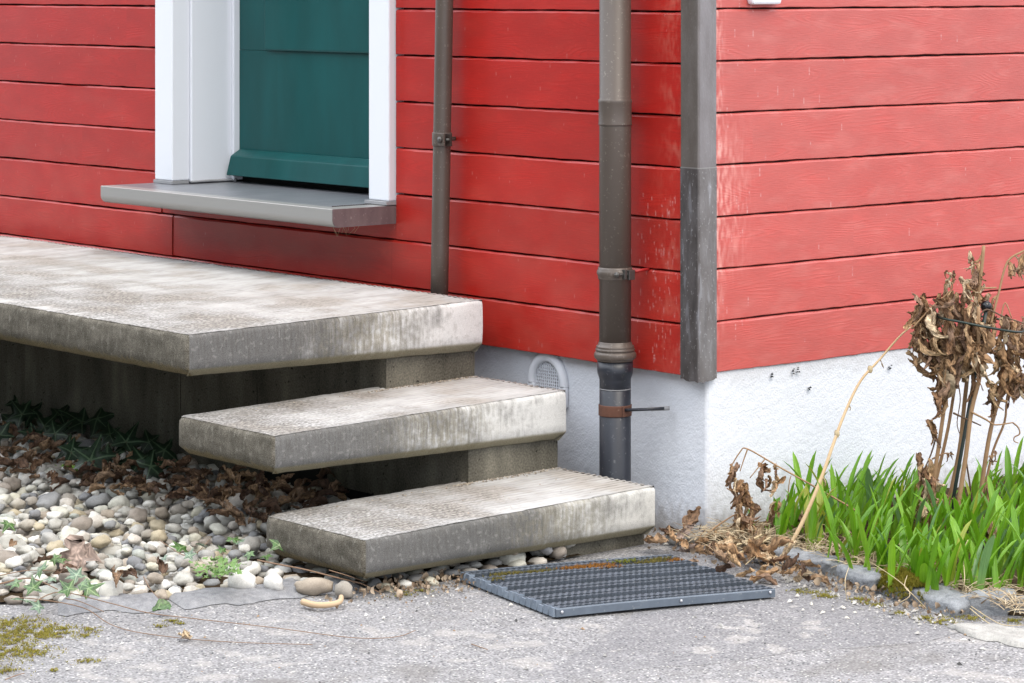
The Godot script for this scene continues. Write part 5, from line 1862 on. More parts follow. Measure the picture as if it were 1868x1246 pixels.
func build_ivy() -> void:
	rng.seed = 400
	var shapes := []
	for k in 5:
		shapes.append(ivy_mesh(410 + k, 0.155, -0.25))
	var dark := thing("ivy_plant", "dark green ivy growing in the shade under the landing", "ivy")
	var pts: Array = [Vector2(-1.714, 0.590), Vector2(-1.487, 0.620), Vector2(-1.580, 0.434), Vector2(-1.871, 0.407), Vector2(-1.898, 0.297), Vector2(-1.315, 0.603), Vector2(-2.045, 0.467), Vector2(-2.110, 0.324), Vector2(-2.146, 0.441), Vector2(-2.228, 0.461), Vector2(-1.995, 0.264), Vector2(-1.829, 0.564), Vector2(-1.837, 0.296), Vector2(-2.000, 0.628), Vector2(-2.124, 0.488), Vector2(-2.348, 0.373), Vector2(-2.259, 0.347), Vector2(-2.056, 0.409), Vector2(-1.977, 0.389), Vector2(-2.025, 0.298), Vector2(-1.735, 0.455), Vector2(-1.703, 0.417), Vector2(-1.651, 0.357), Vector2(-1.462, 0.465), Vector2(-1.395, 0.575), Vector2(-1.445, 0.695), Vector2(-1.546, 0.688), Vector2(-2.458, 0.344), Vector2(-1.526, 0.539), Vector2(-1.944, 0.562), Vector2(-2.197, 0.350)]
	for p in pts:
		var o := mi("leaf", shapes[rng.randi() % 5], M.ivy, dark)
		var at := Vector3(p.x, rng.randf_range(0.055, 0.10), p.y)
		place(o, at, Vector3(0.55 + rng.randf_range(-0.3, 0.3), 0.75, 0.55 + rng.randf_range(-0.3, 0.3)), rng.randf_range(-2.6, 2.6))
		o.scale *= rng.randf_range(0.75, 1.15)
		mi("leaf_stalk", tube([Vector3(p.x, 0.02, p.y), at], 0.0013, 0.001, 5), M.stem_dark, dark)
	var light := thing("ivy_plant", "small pale ivy trailing over the pebbles towards the lowest step", "ivy")
	pts = [Vector2(-0.485, 1.069), Vector2(-0.393, 1.110), Vector2(-0.434, 1.054), Vector2(-0.428, 1.002), Vector2(-0.436, 0.968), Vector2(-0.379, 0.990), Vector2(-0.367, 1.189), Vector2(-0.440, 1.439), Vector2(-0.394, 1.441), Vector2(-0.434, 1.391), Vector2(-0.361, 1.505), Vector2(-0.293, 1.464), Vector2(-0.317, 1.569), Vector2(-0.212, 1.483), Vector2(-0.514, 1.362), Vector2(-0.320, 0.965), Vector2(-0.252, 1.055), Vector2(-0.222, 1.606), Vector2(-0.205, 1.586), Vector2(-0.348, 1.412), Vector2(-0.290, 1.422), Vector2(-0.325, 0.926), Vector2(-0.935, 1.226)]
	for i in pts.size():
		var p: Vector2 = pts[i]
		var grey_one := rng.randf() < 0.45
		var o := mi("leaf", shapes[rng.randi() % 5], M.ivy_grey if grey_one else M.ivy_light, light)
		var at := Vector3(p.x, rng.randf_range(0.05, 0.085), p.y)
		place(o, at, Vector3(rng.randf_range(-0.3, 0.9), 0.7, rng.randf_range(-0.3, 0.9)), rng.randf() * TAU)
		o.scale *= rng.randf_range(0.25, 0.52)
	# a low weed with small lobed leaves
	var weed := thing("weed", "low light green weed with tiny lobed leaves among the pebbles", "weed")
	var tiny := ivy_mesh(430, 0.026, 0.4)
	pts = [Vector2(-0.276, 1.134), Vector2(-0.287, 1.106), Vector2(-0.232, 1.124), Vector2(-0.200, 1.167), Vector2(-0.203, 1.130), Vector2(-0.214, 1.184), Vector2(-0.265, 1.162)]
	for p in pts:
		for t in 14:
			var o := mi("leaf", tiny, M.weed, weed)
			place(o, Vector3(p.x + rng.randfn(0.0, 0.016), 0.055 + absf(rng.randfn(0.0, 0.012)), p.y + rng.randfn(0.0, 0.016)), Vector3(rng.randf_range(-0.5, 0.9), 1.0, rng.randf_range(-0.5, 0.9)), rng.randf() * TAU)
			o.scale *= rng.randf_range(0.6, 1.2)
	for q in [[Vector3(-1.52, 0.05, 0.72), "tiny bright green seedling, left one behind the pebbles"], [Vector3(-1.47, 0.052, 0.70), "tiny bright green seedling, right one behind the pebbles"]]:
		var s := thing("seedling", q[1], "seedling")
		for t in 9:
			var o := mi("leaf", tiny, M.leafs[3], s)
			place(o, q[0] + Vector3(rng.randfn(0.0, 0.010), rng.randf() * 0.012, rng.randfn(0.0, 0.010)), Vector3(rng.randf_range(-0.5, 0.8), 1.0, rng.randf_range(-0.5, 0.8)), rng.randf() * TAU)
			o.scale *= rng.randf_range(0.5, 0.85)
	var fresh := mi("fallen_leaf", leaf_mesh(441, 0.04, 0.015, 0.7, 0.25), M.ivy_light, self)
	place(fresh, Vector3(-0.17, 0.024, 1.305), Vector3(0.5, 0.9, 0.3), 2.0)
	tag(fresh, "single fresh green leaf lying on the cement edging", "leaf")
	var dry := mi("fallen_leaf", leaf_mesh(442, 0.03, 0.012, 1.6, 0.6), M.browns[5], self)
	place(dry, Vector3(0.04, 0.006, 1.40), Vector3(0.3, 1.0, 0.3), 1.0)
	tag(dry, "small curled tan leaf lying alone on the asphalt", "leaf")


func build_bulbs() -> void:
	rng.seed = 500
	# blade variants: local +y up, bending towards +z
	var blades := []
	for k in 9:
		var n := noise(510 + k, 1.0, 2)
		var bend := 0.05 + 0.075 * k
		var g := Geo.new(0)
		var wid := 0.0055 + 0.0011 * (k % 4)
		var mids := [Vector3.ZERO]
		var angs := [0.05]
		for j in 10:
			var a: float = angs[-1] + bend / 10.0 * (0.4 + 1.3 * j / 10.0)
			angs.append(a)
			mids.append(mids[-1] + Vector3(0, cos(a), sin(a)) * 0.1)
		g.grid(4, 10, func(i: int, j: int):
			var s := j / 10.0
			var t := i / 2.0 - 1.0
			var w := wid / 0.17 * (0.60 + 0.42 * sin(PI * minf(s * 0.8 + 0.05, 1.0))) * sqrt(maxf(0.0, 1.0 - pow(maxf(0.0, (s - 0.66) / 0.34), 2.0)))
			var a: float = angs[j]
			var fold := absf(t) * w * 0.55
			var tw := 0.5 * n.get_noise_2d(s * 2.0, 5.0)
			var off := Vector3(t * w * cos(tw), 0, -fold + t * w * sin(tw))
			return mids[j] + Vector3(off.x, -off.z * sin(a), off.z * cos(a)) * 1.0)
		blades.append(g.done())
	var spots: Array = [Vector3(0.094, 0.60, -0.115), Vector3(0.195, 0.80, -0.090), Vector3(0.097, 1.05, -0.264), Vector3(0.283, 1.00, -0.101), Vector3(0.207, 1.10, -0.246), Vector3(0.437, 1.00, -0.014), Vector3(0.178, 1.05, -0.359), Vector3(0.433, 1.10, -0.096), Vector3(0.550, 0.90, 0.025), Vector3(0.320, 1.10, -0.284), Vector3(0.565, 1.05, -0.035), Vector3(0.686, 0.95, 0.068), Vector3(0.417, 1.00, -0.257), Vector3(0.584, 1.05, -0.100), Vector3(0.760, 0.95, 0.061), Vector3(0.498, 1.00, -0.262), Vector3(0.697, 1.10, -0.065), Vector3(0.495, 1.00, -0.348), Vector3(0.815, 1.05, -0.003), Vector3(0.649, 1.05, -0.219), Vector3(0.542, 1.05, -0.403), Vector3(0.805, 1.10, -0.110), Vector3(0.681, 1.05, -0.298), Vector3(0.864, 1.00, -0.099), Vector3(0.527, 1.00, -0.525), Vector3(0.122, 0.90, -0.497), Vector3(0.254, 0.90, -0.499), Vector3(0.316, 0.90, -0.570), Vector3(0.352, 0.95, -0.663), Vector3(0.216, 0.90, -0.839), Vector3(0.260, 0.95, -0.847), Vector3(0.393, 1.00, -0.711), Vector3(0.232, 0.90, -0.729), Vector3(0.049, 0.80, -0.463), Vector3(0.087, 0.75, -0.613)]
	# rows, counted from the kerb to the wall and from left to right
	var order := range(spots.size())
	order.sort_custom(func(a: int, b: int): return spots[a].x * 0.65 - spots[a].z * 0.76 < spots[b].x * 0.65 - spots[b].z * 0.76)
	var nth := ["first", "second", "third", "fourth", "fifth", "sixth", "seventh", "eighth", "ninth", "tenth", "eleventh", "twelfth", "thirteenth", "fourteenth", "fifteenth", "sixteenth"]
	var rows := [0, 0, 0]
	var words := {}
	for k in order:
		var c: Vector3 = spots[k]
		var near := c.x * 0.76 + c.z * 0.65
		var row := 0 if near > 0.37 else 1 if near > 0.02 else 2
		words[k] = "green strap-leaved bulb plant, %s from the left in the %s" % [nth[mini(rows[row], 15)], ["front row at the kerbstones", "middle row of the bed", "back row along the white wall"][row]]
		rows[row] += 1
	for k in spots.size():
		var c: Vector3 = spots[k]
		var clump := thing("bulb_plant", words[k], "bulb plant", "bulb plants in the bed by the right wall", Vector3(c.x, 0.015, c.z))
		var count := 16 if k > 0 else 6
		for j in count:
			var o := mi("leaf", blades[rng.randi() % 9], M.leafs[rng.randi() % 6 if rng.randf() < 0.5 else rng.randi() % 3], clump)
			var len := clampf(rng.randfn(0.126, 0.034), 0.05, 0.185) * c.y
			var a := rng.randf() * TAU
			o.position = Vector3(cos(a), 0, sin(a)) * sqrt(rng.randf()) * 0.045
			o.basis = Basis(Vector3.UP, rng.randf() * TAU if rng.randf() < 0.6 else rng.randf_range(1.6, 3.0)) * Basis(Vector3.RIGHT, rng.randf_range(0.0, 0.36)) * Basis.from_scale(Vector3(0.17 * rng.randf_range(0.8, 1.25), len, len))


# the tall hedge across the yard, behind the photographer: it keeps the low sky off the door side
func build_hedge() -> void:
	var n := noise(701, 1.0, 4)
	var g := Geo.new(1)
	g.grid(90, 40, func(i: int, j: int):
		var x := -13.0 + 16.5 * i / 90.0
		var t := j / 40.0
		var a := PI * t
		var p := Vector3(x, maxf(0.0, pow(sin(a), 0.45) * 4.8), 8.3 - cos(PI - a) * 1.3 * -1.0)
		var k := n.get_noise_3d(p.x * 1.3, p.y * 1.3, p.z * 1.3) + 0.6 * n.get_noise_3d(p.x * 6.0, p.y * 6.0, p.z * 6.0)
		return p + Vector3(0.2 * k, 0.45 * k if p.y > 0.2 else 0.0, 0.45 * k))
	var m := mat(Color(0.15, 0.22, 0.11), 0.9, 0.0, 0.2)
	tag(mi("hedge", g.done(), m), "tall dark evergreen hedge across the yard, opposite the door", "hedge")


func build_thatch() -> void:
	rng.seed = 550
	var g := Geo.new(0)
	g.grid(2, 6, func(i: int, j: int):
		var s := j / 6.0
		return Vector3((i - 1.0) * 0.045 * (1.0 - s * 0.9), 0.10 * sin(s * 3.0) + (0.02 if i == 1 else 0.0), s))
	var mm := MultiMesh.new()
	mm.transform_format = MultiMesh.TRANSFORM_3D
	mm.use_colors = true
	mm.mesh = g.done()
	var list := []
	for k in 1500:
		var t := rng.randf()
		var p := Vector2(0.10, -0.07).lerp(Vector2(1.0, 0.06), t) + Vector2(rng.randfn(0.0, 0.04), -absf(rng.randfn(0.0, 0.06)) + 0.03)
		if k % 4 == 0:
			p = Vector2(0.10, -0.02) + Vector2(rng.randfn(0.0, 0.08), rng.randfn(0.0, 0.05))
		if p.x > 0.0 and p.x < 1.25:
			list.append(p)
	mm.instance_count = list.size()
	for i in list.size():
		var p: Vector2 = list[i]
		var s := rng.randf_range(0.015, 0.07)
		var bs := Basis(Vector3.UP, rng.randf() * TAU) * Basis(Vector3.RIGHT, rng.randf_range(-0.5, 0.15)) * Basis(Vector3.BACK, rng.randf_range(-0.8, 0.8))
		mm.set_instance_transform(i, Transform3D(bs * Basis.from_scale(Vector3(minf(s, 0.035), s, s)), Vector3(p.x, 0.020 + rng.randf() * 0.018, p.y)))
		mm.set_instance_color(i, Color(0.20, 0.13, 0.07).lerp(Color(0.52, 0.43, 0.29), rng.randf()))
	var o := MultiMeshInstance3D.new()
	o.multimesh = mm
	o.material_override = M.chip
	add(o, "dead_grass", self)
	kind(o, "stuff", "dead straw matted between the kerbstones and the bulb leaves", "dead grass")


func build_dried() -> void:
	rng.seed = 600
	var shapes := []
	for k in 14:
		shapes.append(leaf_mesh(610 + k, 1.0, 0.14 + 0.012 * (k % 5), 2.7, 0.6, 16, 8, 0.3))
	var hang := func(plant: Node3D, clusters: Array):
		for q in clusters:
			for t in int(q[3] * 2.0):
				var o := mi("dead_leaf", shapes[rng.randi() % 14], M.browns[rng.randi() % 6], plant)
				var at: Vector3 = q[0]
				var ru: float = q[1]
				var rv: float = q[2]
				at += Vector3(0.65, 0, -0.76) * rng.randf_range(-ru, ru) + Vector3(0, rng.randf_range(-rv, rv * 1.1), 0) + Vector3(0.76, 0, 0.65) * rng.randf_range(-0.035, 0.035)
				# hanging: +y of the leaf mostly downwards
				var down := Vector3(rng.randf_range(-0.5, 0.5), -1.0 + absf(rng.randfn(0.0, 0.35)), rng.randf_range(-0.5, 0.5)).normalized()
				var side := down.cross(Vector3(rng.randf_range(-1, 1), 0.2, rng.randf_range(-1, 1))).normalized()
				var s: float = q[4] * rng.randf_range(0.5, 1.05)
				o.transform = Transform3D(Basis(side, down, side.cross(down)) * Basis.from_scale(Vector3.ONE * s), at - down * s * 0.4)
	var tall := thing("dried_plant", "tall withered plant with hanging brown leaves tied to a green stake", "dead plant")
	var stems: Array = [[0.0052, 0.0036, [Vector3(0.378, 0.051, -0.351), Vector3(0.383, 0.125, -0.351), Vector3(0.399, 0.267, -0.363), Vector3(0.414, 0.408, -0.375), Vector3(0.429, 0.493, -0.386), Vector3(0.441, 0.560, -0.394)]],
		[0.0045, 0.0030, [Vector3(0.360, 0.039, -0.376), Vector3(0.368, 0.123, -0.374), Vector3(0.394, 0.269, -0.393), Vector3(0.413, 0.420, -0.404), Vector3(0.421, 0.515, -0.402)]],
		[0.0056, 0.0040, [Vector3(0.384, 0.041, -0.389), Vector3(0.395, 0.093, -0.391), Vector3(0.417, 0.222, -0.405), Vector3(0.428, 0.319, -0.407), Vector3(0.440, 0.422, -0.410), Vector3(0.452, 0.541, -0.414), Vector3(0.464, 0.591, -0.417), Vector3(0.475, 0.679, -0.418)]],
		[0.0058, 0.0040, [Vector3(0.438, 0.034, -0.360), Vector3(0.444, 0.080, -0.362), Vector3(0.460, 0.216, -0.375), Vector3(0.470, 0.315, -0.382), Vector3(0.485, 0.397, -0.394), Vector3(0.485, 0.449, -0.389), Vector3(0.487, 0.547, -0.386)]],
		[0.0056, 0.0040, [Vector3(0.453, 0.012, -0.409), Vector3(0.454, 0.059, -0.419), Vector3(0.464, 0.217, -0.441), Vector3(0.471, 0.300, -0.459), Vector3(0.478, 0.353, -0.479), Vector3(0.488, 0.440, -0.500), Vector3(0.488, 0.488, -0.510)]],
		[0.0030, 0.0025, [Vector3(0.436, 0.118, -0.465), Vector3(0.449, 0.211, -0.480), Vector3(0.466, 0.278, -0.500), Vector3(0.470, 0.331, -0.504), Vector3(0.480, 0.426, -0.516)]],
		[0.0025, 0.0020, [Vector3(0.407, 0.041, -0.462), Vector3(0.407, 0.086, -0.462), Vector3(0.397, 0.190, -0.450)]],
		[0.0025, 0.0020, [Vector3(0.432, 0.041, -0.491), Vector3(0.429, 0.090, -0.488), Vector3(0.429, 0.164, -0.487), Vector3(0.437, 0.201, -0.497)]],
		[0.0030, 0.0022, [Vector3(0.477, 0.493, -0.436), Vector3(0.482, 0.541, -0.448), Vector3(0.485, 0.572, -0.457), Vector3(0.495, 0.641, -0.475), Vector3(0.516, 0.665, -0.506), Vector3(0.539, 0.686, -0.539)]],
		[0.0022, 0.0018, [Vector3(0.459, 0.583, -0.415), Vector3(0.487, 0.585, -0.447)]],
		[0.0025, 0.0015, [Vector3(0.444, 0.311, -0.351), Vector3(0.460, 0.299, -0.371), Vector3(0.484, 0.283, -0.398)]],
		[0.0025, 0.0015, [Vector3(0.476, 0.315, -0.373), Vector3(0.494, 0.296, -0.405), Vector3(0.502, 0.284, -0.425), Vector3(0.523, 0.288, -0.460)]],
		[0.0020, 0.0012, [Vector3(0.504, 0.283, -0.483), Vector3(0.512, 0.272, -0.492), Vector3(0.514, 0.258, -0.494), Vector3(0.506, 0.251, -0.486), Vector3(0.506, 0.242, -0.485), Vector3(0.512, 0.238, -0.492)]],
		[0.0020, 0.0014, [Vector3(0.406, 0.255, -0.338), Vector3(0.398, 0.215, -0.329), Vector3(0.387, 0.178, -0.316), Vector3(0.381, 0.163, -0.308)]],
		[0.0020, 0.0014, [Vector3(0.380, 0.200, -0.354), Vector3(0.398, 0.213, -0.374), Vector3(0.412, 0.210, -0.391)]],
		[0.0022, 0.0012, [Vector3(0.364, 0.493, -0.304), Vector3(0.400, 0.543, -0.331), Vector3(0.434, 0.581, -0.355), Vector3(0.442, 0.600, -0.349)]],
		[0.0020, 0.0014, [Vector3(0.423, 0.303, -0.326), Vector3(0.426, 0.333, -0.330), Vector3(0.430, 0.376, -0.336), Vector3(0.435, 0.424, -0.341)]],
		[0.0022, 0.0015, [Vector3(0.487, 0.522, -0.387), Vector3(0.498, 0.541, -0.400), Vector3(0.522, 0.526, -0.427), Vector3(0.552, 0.510, -0.462)]],
		[0.0018, 0.0012, [Vector3(0.500, 0.521, -0.447), Vector3(0.506, 0.553, -0.454), Vector3(0.515, 0.519, -0.465)]],
		[0.0015, 0.0010, [Vector3(0.451, 0.376, -0.360), Vector3(0.454, 0.339, -0.363), Vector3(0.449, 0.291, -0.358), Vector3(0.453, 0.266, -0.361)]],
		[0.0016, 0.0010, [Vector3(0.460, 0.136, -0.446), Vector3(0.470, 0.069, -0.458), Vector3(0.471, 0.020, -0.460)]]]
	for q in stems:
		mi("stem", tube(smooth_path(q[2], 4), q[0], q[1], 7), [M.stem, M.stem, M.stem_pale, M.stem_dark][rng.randi() % 4] if q[0] < 0.003 else M.stem, tall)
	hang.call(tall, [[Vector3(0.372, 0.509, -0.344), 0.027, 0.046, 13, 0.085],
		[Vector3(0.416, 0.494, -0.349), 0.032, 0.051, 16, 0.085],
		[Vector3(0.424, 0.491, -0.405), 0.032, 0.046, 14, 0.080],
		[Vector3(0.429, 0.560, -0.380), 0.027, 0.027, 8, 0.060],
		[Vector3(0.446, 0.614, -0.415), 0.017, 0.034, 8, 0.055],
		[Vector3(0.442, 0.558, -0.426), 0.017, 0.027, 7, 0.060],
		[Vector3(0.421, 0.605, -0.371), 0.012, 0.012, 4, 0.035],
		[Vector3(0.387, 0.431, -0.346), 0.032, 0.032, 12, 0.085],
		[Vector3(0.428, 0.434, -0.363), 0.029, 0.032, 11, 0.080],
		[Vector3(0.468, 0.473, -0.380), 0.020, 0.037, 9, 0.080],
		[Vector3(0.495, 0.439, -0.380), 0.010, 0.042, 3, 0.110],
		[Vector3(0.360, 0.442, -0.330), 0.012, 0.024, 5, 0.060],
		[Vector3(0.405, 0.353, -0.352), 0.009, 0.034, 4, 0.110],
		[Vector3(0.488, 0.475, -0.449), 0.037, 0.029, 13, 0.075],
		[Vector3(0.503, 0.466, -0.498), 0.022, 0.037, 11, 0.085],
		[Vector3(0.500, 0.420, -0.463), 0.024, 0.027, 8, 0.080],
		[Vector3(0.525, 0.388, -0.446), 0.017, 0.015, 4, 0.100],
		[Vector3(0.528, 0.379, -0.480), 0.012, 0.022, 4, 0.100],
		[Vector3(0.482, 0.329, -0.442), 0.007, 0.027, 3, 0.075],
		[Vector3(0.507, 0.623, -0.502), 0.015, 0.015, 4, 0.060],
		[Vector3(0.401, 0.263, -0.332), 0.007, 0.017, 2, 0.070],
		[Vector3(0.390, 0.166, -0.320), 0.015, 0.020, 6, 0.065],
		[Vector3(0.402, 0.125, -0.317), 0.017, 0.027, 8, 0.070],
		[Vector3(0.423, 0.109, -0.326), 0.012, 0.012, 3, 0.060],
		[Vector3(0.479, 0.207, -0.438), 0.006, 0.012, 2, 0.040],
		[Vector3(0.408, 0.203, -0.386), 0.004, 0.007, 1, 0.030],
		[Vector3(0.545, 0.056, -0.362), 0.015, 0.015, 5, 0.060],
		[Vector3(0.401, 0.078, -0.301), 0.010, 0.024, 3, 0.060],
		[Vector3(0.471, 0.389, -0.367), 0.012, 0.020, 2, 0.100],
		[Vector3(0.444, 0.536, -0.474), 0.012, 0.017, 3, 0.050]])
	var small := thing("dried_plant", "low withered plant with drooping leaves against the white plinth near the corner", "dead plant")
	stems = [[0.0022, 0.0014, [Vector3(0.269, 0.081, -0.223), Vector3(0.265, 0.090, -0.219), Vector3(0.203, 0.145, -0.146), Vector3(0.157, 0.184, -0.093), Vector3(0.113, 0.223, -0.041), Vector3(0.102, 0.216, -0.028), Vector3(0.087, 0.179, -0.011)]],
		[0.0018, 0.0012, [Vector3(0.113, 0.223, -0.041), Vector3(0.107, 0.197, -0.034), Vector3(0.102, 0.173, -0.028)]],
		[0.0016, 0.0012, [Vector3(0.138, 0.200, -0.070), Vector3(0.129, 0.183, -0.060), Vector3(0.116, 0.158, -0.045)]],
		[0.0026, 0.0014, [Vector3(0.022, -0.035, 0.064), Vector3(0.054, 0.032, 0.027), Vector3(0.086, 0.069, -0.010), Vector3(0.102, 0.081, -0.028)]],
		[0.0022, 0.0012, [Vector3(0.054, 0.036, 0.027), Vector3(0.094, 0.033, -0.019), Vector3(0.142, 0.029, -0.075), Vector3(0.173, 0.014, -0.112)]],
		[0.0016, 0.0010, [Vector3(0.171, 0.106, -0.109), Vector3(0.173, 0.148, -0.112), Vector3(0.176, 0.163, -0.115)]]]
	for q in stems:
		mi("stem", tube(smooth_path(q[2], 4), q[0], q[1], 6), M.stem, small)
	hang.call(small, [[Vector3(0.092, 0.154, -0.017), 0.007, 0.024, 4, 0.060],
		[Vector3(0.102, 0.124, -0.028), 0.012, 0.020, 5, 0.060],
		[Vector3(0.118, 0.083, -0.032), 0.015, 0.032, 8, 0.075],
		[Vector3(0.140, 0.151, -0.073), 0.012, 0.022, 4, 0.060],
		[Vector3(0.154, 0.154, -0.090), 0.009, 0.020, 3, 0.055],
		[Vector3(0.140, 0.050, -0.027), 0.015, 0.020, 4, 0.060],
		[Vector3(0.142, 0.073, -0.091), 0.015, 0.020, 4, 0.055],
		[Vector3(0.098, 0.057, -0.024), 0.012, 0.010, 3, 0.050],
		[Vector3(0.199, 0.061, -0.111), 0.015, 0.017, 4, 0.055]])
	var stalk: Array = [Vector3(0.277, 0.029, 0.000), Vector3(0.281, 0.098, -0.051), Vector3(0.284, 0.179, -0.100), Vector3(0.281, 0.250, -0.142), Vector3(0.276, 0.310, -0.183), Vector3(0.278, 0.375, -0.231), Vector3(0.286, 0.420, -0.287), Vector3(0.293, 0.465, -0.342), Vector3(0.291, 0.485, -0.385)]
	var st := thing("dead_stalk", "pale straw-coloured stalk leaning from the leaf heap towards the withered plant", "stalk")
	var path := smooth_path(stalk, 4)
	mi("stem", tube(path, 0.0050, 0.0018, 8), M.stem_pale, st)
	for q in [[8, 0.045], [17, 0.03], [24, 0.03]]:
		var p: Vector3 = path[q[0]]
		var o := mi("dead_leaf", shapes[(q[0] + 3) % 14], M.browns[5], st)
		o.transform = Transform3D(Basis(Vector3(0.6, 0.2, -0.7).normalized(), -2.6) * Basis.from_scale(Vector3(0.5, 1.0, 0.5) * q[1]), p)
	for q in [13, 22]:
		var p: Vector3 = path[q]
		mi("stalk_node", lathe([Vector2(0.0035, -0.008), Vector2(0.0058, -0.003), Vector2(0.0060, 0.003), Vector2(0.0038, 0.008)], 10), M.straw, st, p)
	var stake: Array = [Vector3(0.407, 0.022, -0.370), Vector3(0.418, 0.115, -0.382), Vector3(0.478, 0.537, -0.422)]
	var sk := thing("plant_stake", "thin dark green garden stake with a black ball on top", "plant stake")
	mi("rod", tube(stake, 0.0042, 0.0042, 10), M.stake, sk)
	var ball := SphereMesh.new()
	ball.radius = 0.0125
	ball.height = 0.025
	mi("ball", ball, M.knob, sk, stake[2] + Vector3(0, 0.008, 0))
	var tie: Array = [Vector3(0.347, 0.519, -0.392), Vector3(0.434, 0.522, -0.324), Vector3(0.479, 0.516, -0.339), Vector3(0.515, 0.505, -0.380), Vector3(0.536, 0.490, -0.459), Vector3(0.499, 0.488, -0.524), Vector3(0.446, 0.499, -0.539), Vector3(0.377, 0.511, -0.488), Vector3(0.347, 0.519, -0.392)]
	tag(mi("plant_tie", tube(smooth_path(tie, 5), 0.0028, 0.0028, 6), M.stake), "dark green wire ring holding the withered plant together", "plant tie")
	# twigs
	var twigs: Array = [[Vector3(-0.332, 0.030, 1.523), Vector3(-0.344, 0.040, 1.453), Vector3(-0.214, 0.035, 1.419), Vector3(-0.148, 0.020, 1.372), Vector3(-0.096, 0.008, 1.304), Vector3(0.061, 0.004, 1.217), Vector3(0.224, 0.004, 1.153), Vector3(0.275, 0.004, 1.086), Vector3(0.258, 0.004, 1.022)],
		[Vector3(-0.395, 0.030, 1.535), Vector3(-0.327, 0.040, 1.526), Vector3(-0.235, 0.030, 1.469), Vector3(-0.168, 0.006, 1.448), Vector3(-0.067, 0.004, 1.437), Vector3(0.085, 0.004, 1.363), Vector3(0.222, 0.004, 1.243)],
		[Vector3(-0.408, 0.060, 1.553), Vector3(-0.455, 0.050, 1.456), Vector3(-0.329, 0.050, 1.468)],
		[Vector3(-0.324, 0.030, 1.452), Vector3(-0.285, 0.030, 1.444), Vector3(-0.231, 0.015, 1.421)],
		[Vector3(-0.300, 0.050, 1.001), Vector3(-0.217, 0.050, 0.989), Vector3(-0.153, 0.050, 0.980), Vector3(-0.101, 0.035, 0.935), Vector3(-0.085, 0.020, 0.890), Vector3(-0.052, 0.006, 0.872)],
		[Vector3(-0.572, 0.060, 1.067), Vector3(-0.426, 0.050, 1.088), Vector3(-0.514, 0.060, 0.972)],
		[Vector3(-0.318, 0.050, 1.272), Vector3(-0.228, 0.045, 1.314), Vector3(-0.203, 0.030, 1.310)],
		[Vector3(-0.518, 0.050, 1.489), Vector3(-0.500, 0.055, 1.423), Vector3(-0.434, 0.050, 1.359)],
		[Vector3(0.077, 0.004, 1.824), Vector3(0.062, 0.004, 1.792), Vector3(0.058, 0.004, 1.773)],
		[Vector3(-0.123, 0.050, 0.946), Vector3(-0.080, 0.040, 0.922), Vector3(-0.092, 0.020, 0.873)],
		[Vector3(0.787, 0.030, 0.215), Vector3(0.812, 0.050, 0.211), Vector3(0.744, 0.060, 0.167), Vector3(0.524, 0.050, 0.022)],
		[Vector3(0.641, 0.010, 0.208), Vector3(0.642, 0.050, 0.215), Vector3(0.589, 0.060, 0.146)],
		[Vector3(0.795, 0.010, 0.143), Vector3(0.816, 0.050, 0.207), Vector3(0.786, 0.060, 0.197), Vector3(0.720, 0.060, 0.115)],
		[Vector3(0.789, 0.010, 0.035), Vector3(0.830, 0.060, 0.067), Vector3(0.780, 0.100, 0.012), Vector3(0.760, 0.120, -0.026)],
		[Vector3(0.822, 0.020, 0.066), Vector3(0.921, 0.010, 0.107), Vector3(0.982, 0.008, 0.131), Vector3(1.003, 0.006, 0.094)],
		[Vector3(0.881, 0.020, 0.111), Vector3(0.968, 0.008, 0.148), Vector3(1.005, 0.006, 0.127)],
		[Vector3(0.190, 0.030, 0.111), Vector3(0.188, 0.040, 0.025), Vector3(0.179, 0.045, -0.019)],
		[Vector3(0.251, 0.030, 0.147), Vector3(0.238, 0.040, 0.058), Vector3(0.230, 0.050, 0.007)],
		[Vector3(0.296, 0.020, 0.151), Vector3(0.257, 0.035, 0.044), Vector3(0.251, 0.040, -0.048)],
		[Vector3(0.396, 0.020, 0.120), Vector3(0.321, 0.030, 0.109), Vector3(0.207, 0.040, 0.095)],
		[Vector3(0.412, 0.003, 1.008), Vector3(0.466, 0.003, 1.013)]]
	var names := ["long thin dry tendril running from the ivy across the asphalt", "dry tendril curving from the pebbles onto the asphalt below the cement edging", "pale dry twig at the left edge on the pebbles", "short tan twig crossing the mossy corner of the pebbles", "ivy runner reaching along the end of the lowest step", "thin red-brown twig in a shallow curve over the pebbles by the lowest step", "short red-brown twig standing among pebbles left of the weed", "brown twig at the left edge behind the mauve leaf", "tiny twig at the bottom left corner of the asphalt", "short runner beside the cobble at the step corner", "dry grass stem arching over the mossy kerbstone", "thin straw standing beside the second kerbstone", "curved straw hanging over the moss cushion", "upright thin straw among the bulb leaves on the right", "dry straw trailing below the rightmost kerbstones", "thin straw on the asphalt edge at lower right", "thick pale straw on the leaf heap by the plinth, upper one", "thick pale straw on the leaf heap by the plinth, lower one", "pale straw at the right end of the leaf heap", "thin straw crossing the leaf heap to the left", "small dark twig lying on the open asphalt"]
	for k in twigs.size():
		var pale: bool = k >= 10 and k < 20
		var r: float = 0.003 if k in [16, 17] else 0.0018 if k in [2, 4] else 0.0011
		tag(mi("twig", tube(smooth_path(twigs[k], 5), r, r * 0.6, 6), M.straw if pale else M.twig), names[k], "twig")
	var stick: Array = [Vector3(-0.057, 0.012, 1.061), Vector3(-0.025, 0.012, 1.061), Vector3(-0.006, 0.012, 1.047), Vector3(-0.002, 0.012, 1.020), Vector3(-0.016, 0.012, 0.997), Vector3(-0.043, 0.012, 0.975)]
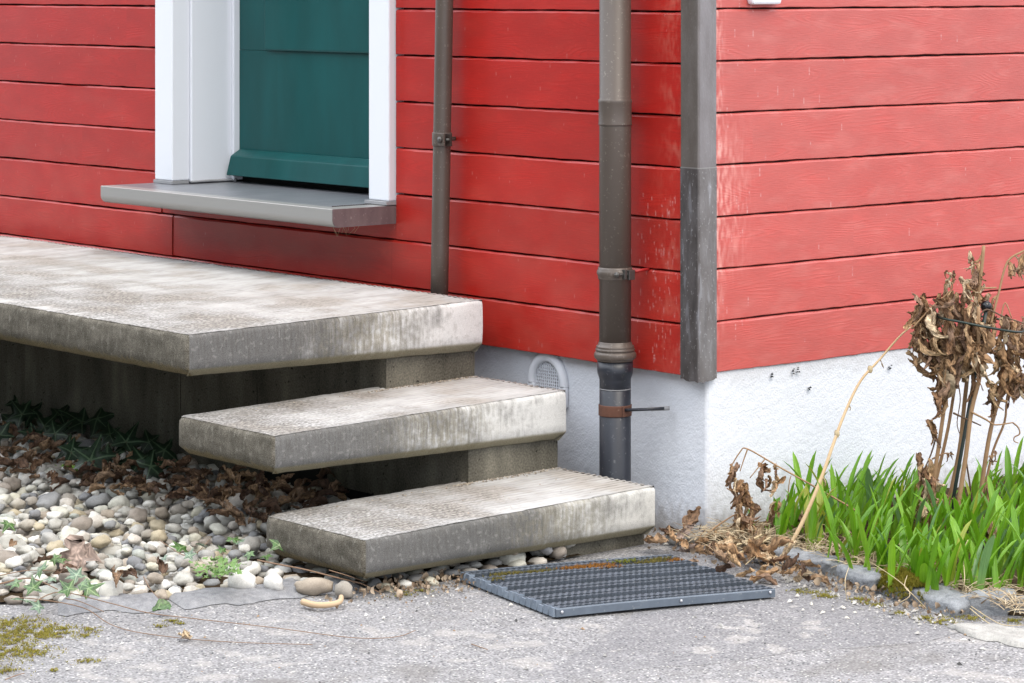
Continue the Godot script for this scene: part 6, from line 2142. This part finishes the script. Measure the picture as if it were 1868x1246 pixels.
	tag(mi("stick", tube(smooth_path(stick, 5), 0.0068, 0.0052, 10), M.bone), "pale bent bone-like stick on the edging near the lowest step", "stick")
	# blown-off bits on the plinth
	var bits := Geo.new(-1)
	for q in [Vector3(0.0, 0.315, -0.36), Vector3(0.0, 0.36, -0.31), Vector3(0.002, 0.362, -0.32), Vector3(0.0, 0.36, -0.235), Vector3(0.0, 0.34, -0.64)]:
		for t in 4:
			crumb(bits, q + Vector3(0.0, rng.randf_range(-0.006, 0.006), rng.randf_range(-0.006, 0.006)), 0.004)
	kind(mi("wall_specks", bits.done(), M.knob), "stuff", "dark specks of debris stuck to the white plinth", "debris")


func _ready() -> void:
	var cam := Camera3D.new()
	cam.name = "camera"
	add_child(cam)
	cam.projection = Camera3D.PROJECTION_FRUSTUM
	cam.keep_aspect = Camera3D.KEEP_HEIGHT
	cam.near = 0.1
	cam.far = 200.0
	cam.size = 0.1 * 1246.0 / 5088.26
	cam.frustum_offset = Vector2(0.0, -0.1 * 652.117 / 5088.26)
	cam.position = EYE
	cam.rotation.y = 0.862928
	cam.current = true

	var sky := ProceduralSkyMaterial.new()
	sky.sky_top_color = Color(0.95, 0.97, 1.0)
	sky.sky_horizon_color = Color(0.60, 0.63, 0.68)
	sky.sky_curve = 0.25
	sky.ground_bottom_color = Color(0.45, 0.44, 0.43)
	sky.ground_horizon_color = Color(0.60, 0.60, 0.60)
	sky.sky_energy_multiplier = 1.35
	var env := Environment.new()
	env.background_mode = Environment.BG_SKY
	env.sky = Sky.new()
	env.sky.sky_material = sky
	env.tonemap_mode = Environment.TONE_MAPPER_LINEAR
	env.tonemap_exposure = 2.08
	env.sdfgi_enabled = true
	env.ssao_enabled = true
	env.ssil_enabled = true
	var we := WorldEnvironment.new()
	we.name = "environment"
	we.environment = env
	add_child(we)

	var sun := DirectionalLight3D.new()
	sun.name = "sun"
	sun.light_color = Color(1.0, 0.975, 0.94)
	sun.light_energy = 0.45
	sun.light_angular_distance = 35.0
	sun.shadow_enabled = true
	add_child(sun)
	sun.look_at_from_position(Vector3(5.5, 7.5, 0.9), Vector3.ZERO)

	make_materials()
	build_house()
	build_steps()
	build_pipes()
	build_ground()
	build_mat()
	build_litter()
	build_ivy()
	build_bulbs()
	build_thatch()
	build_dried()
	build_hedge()
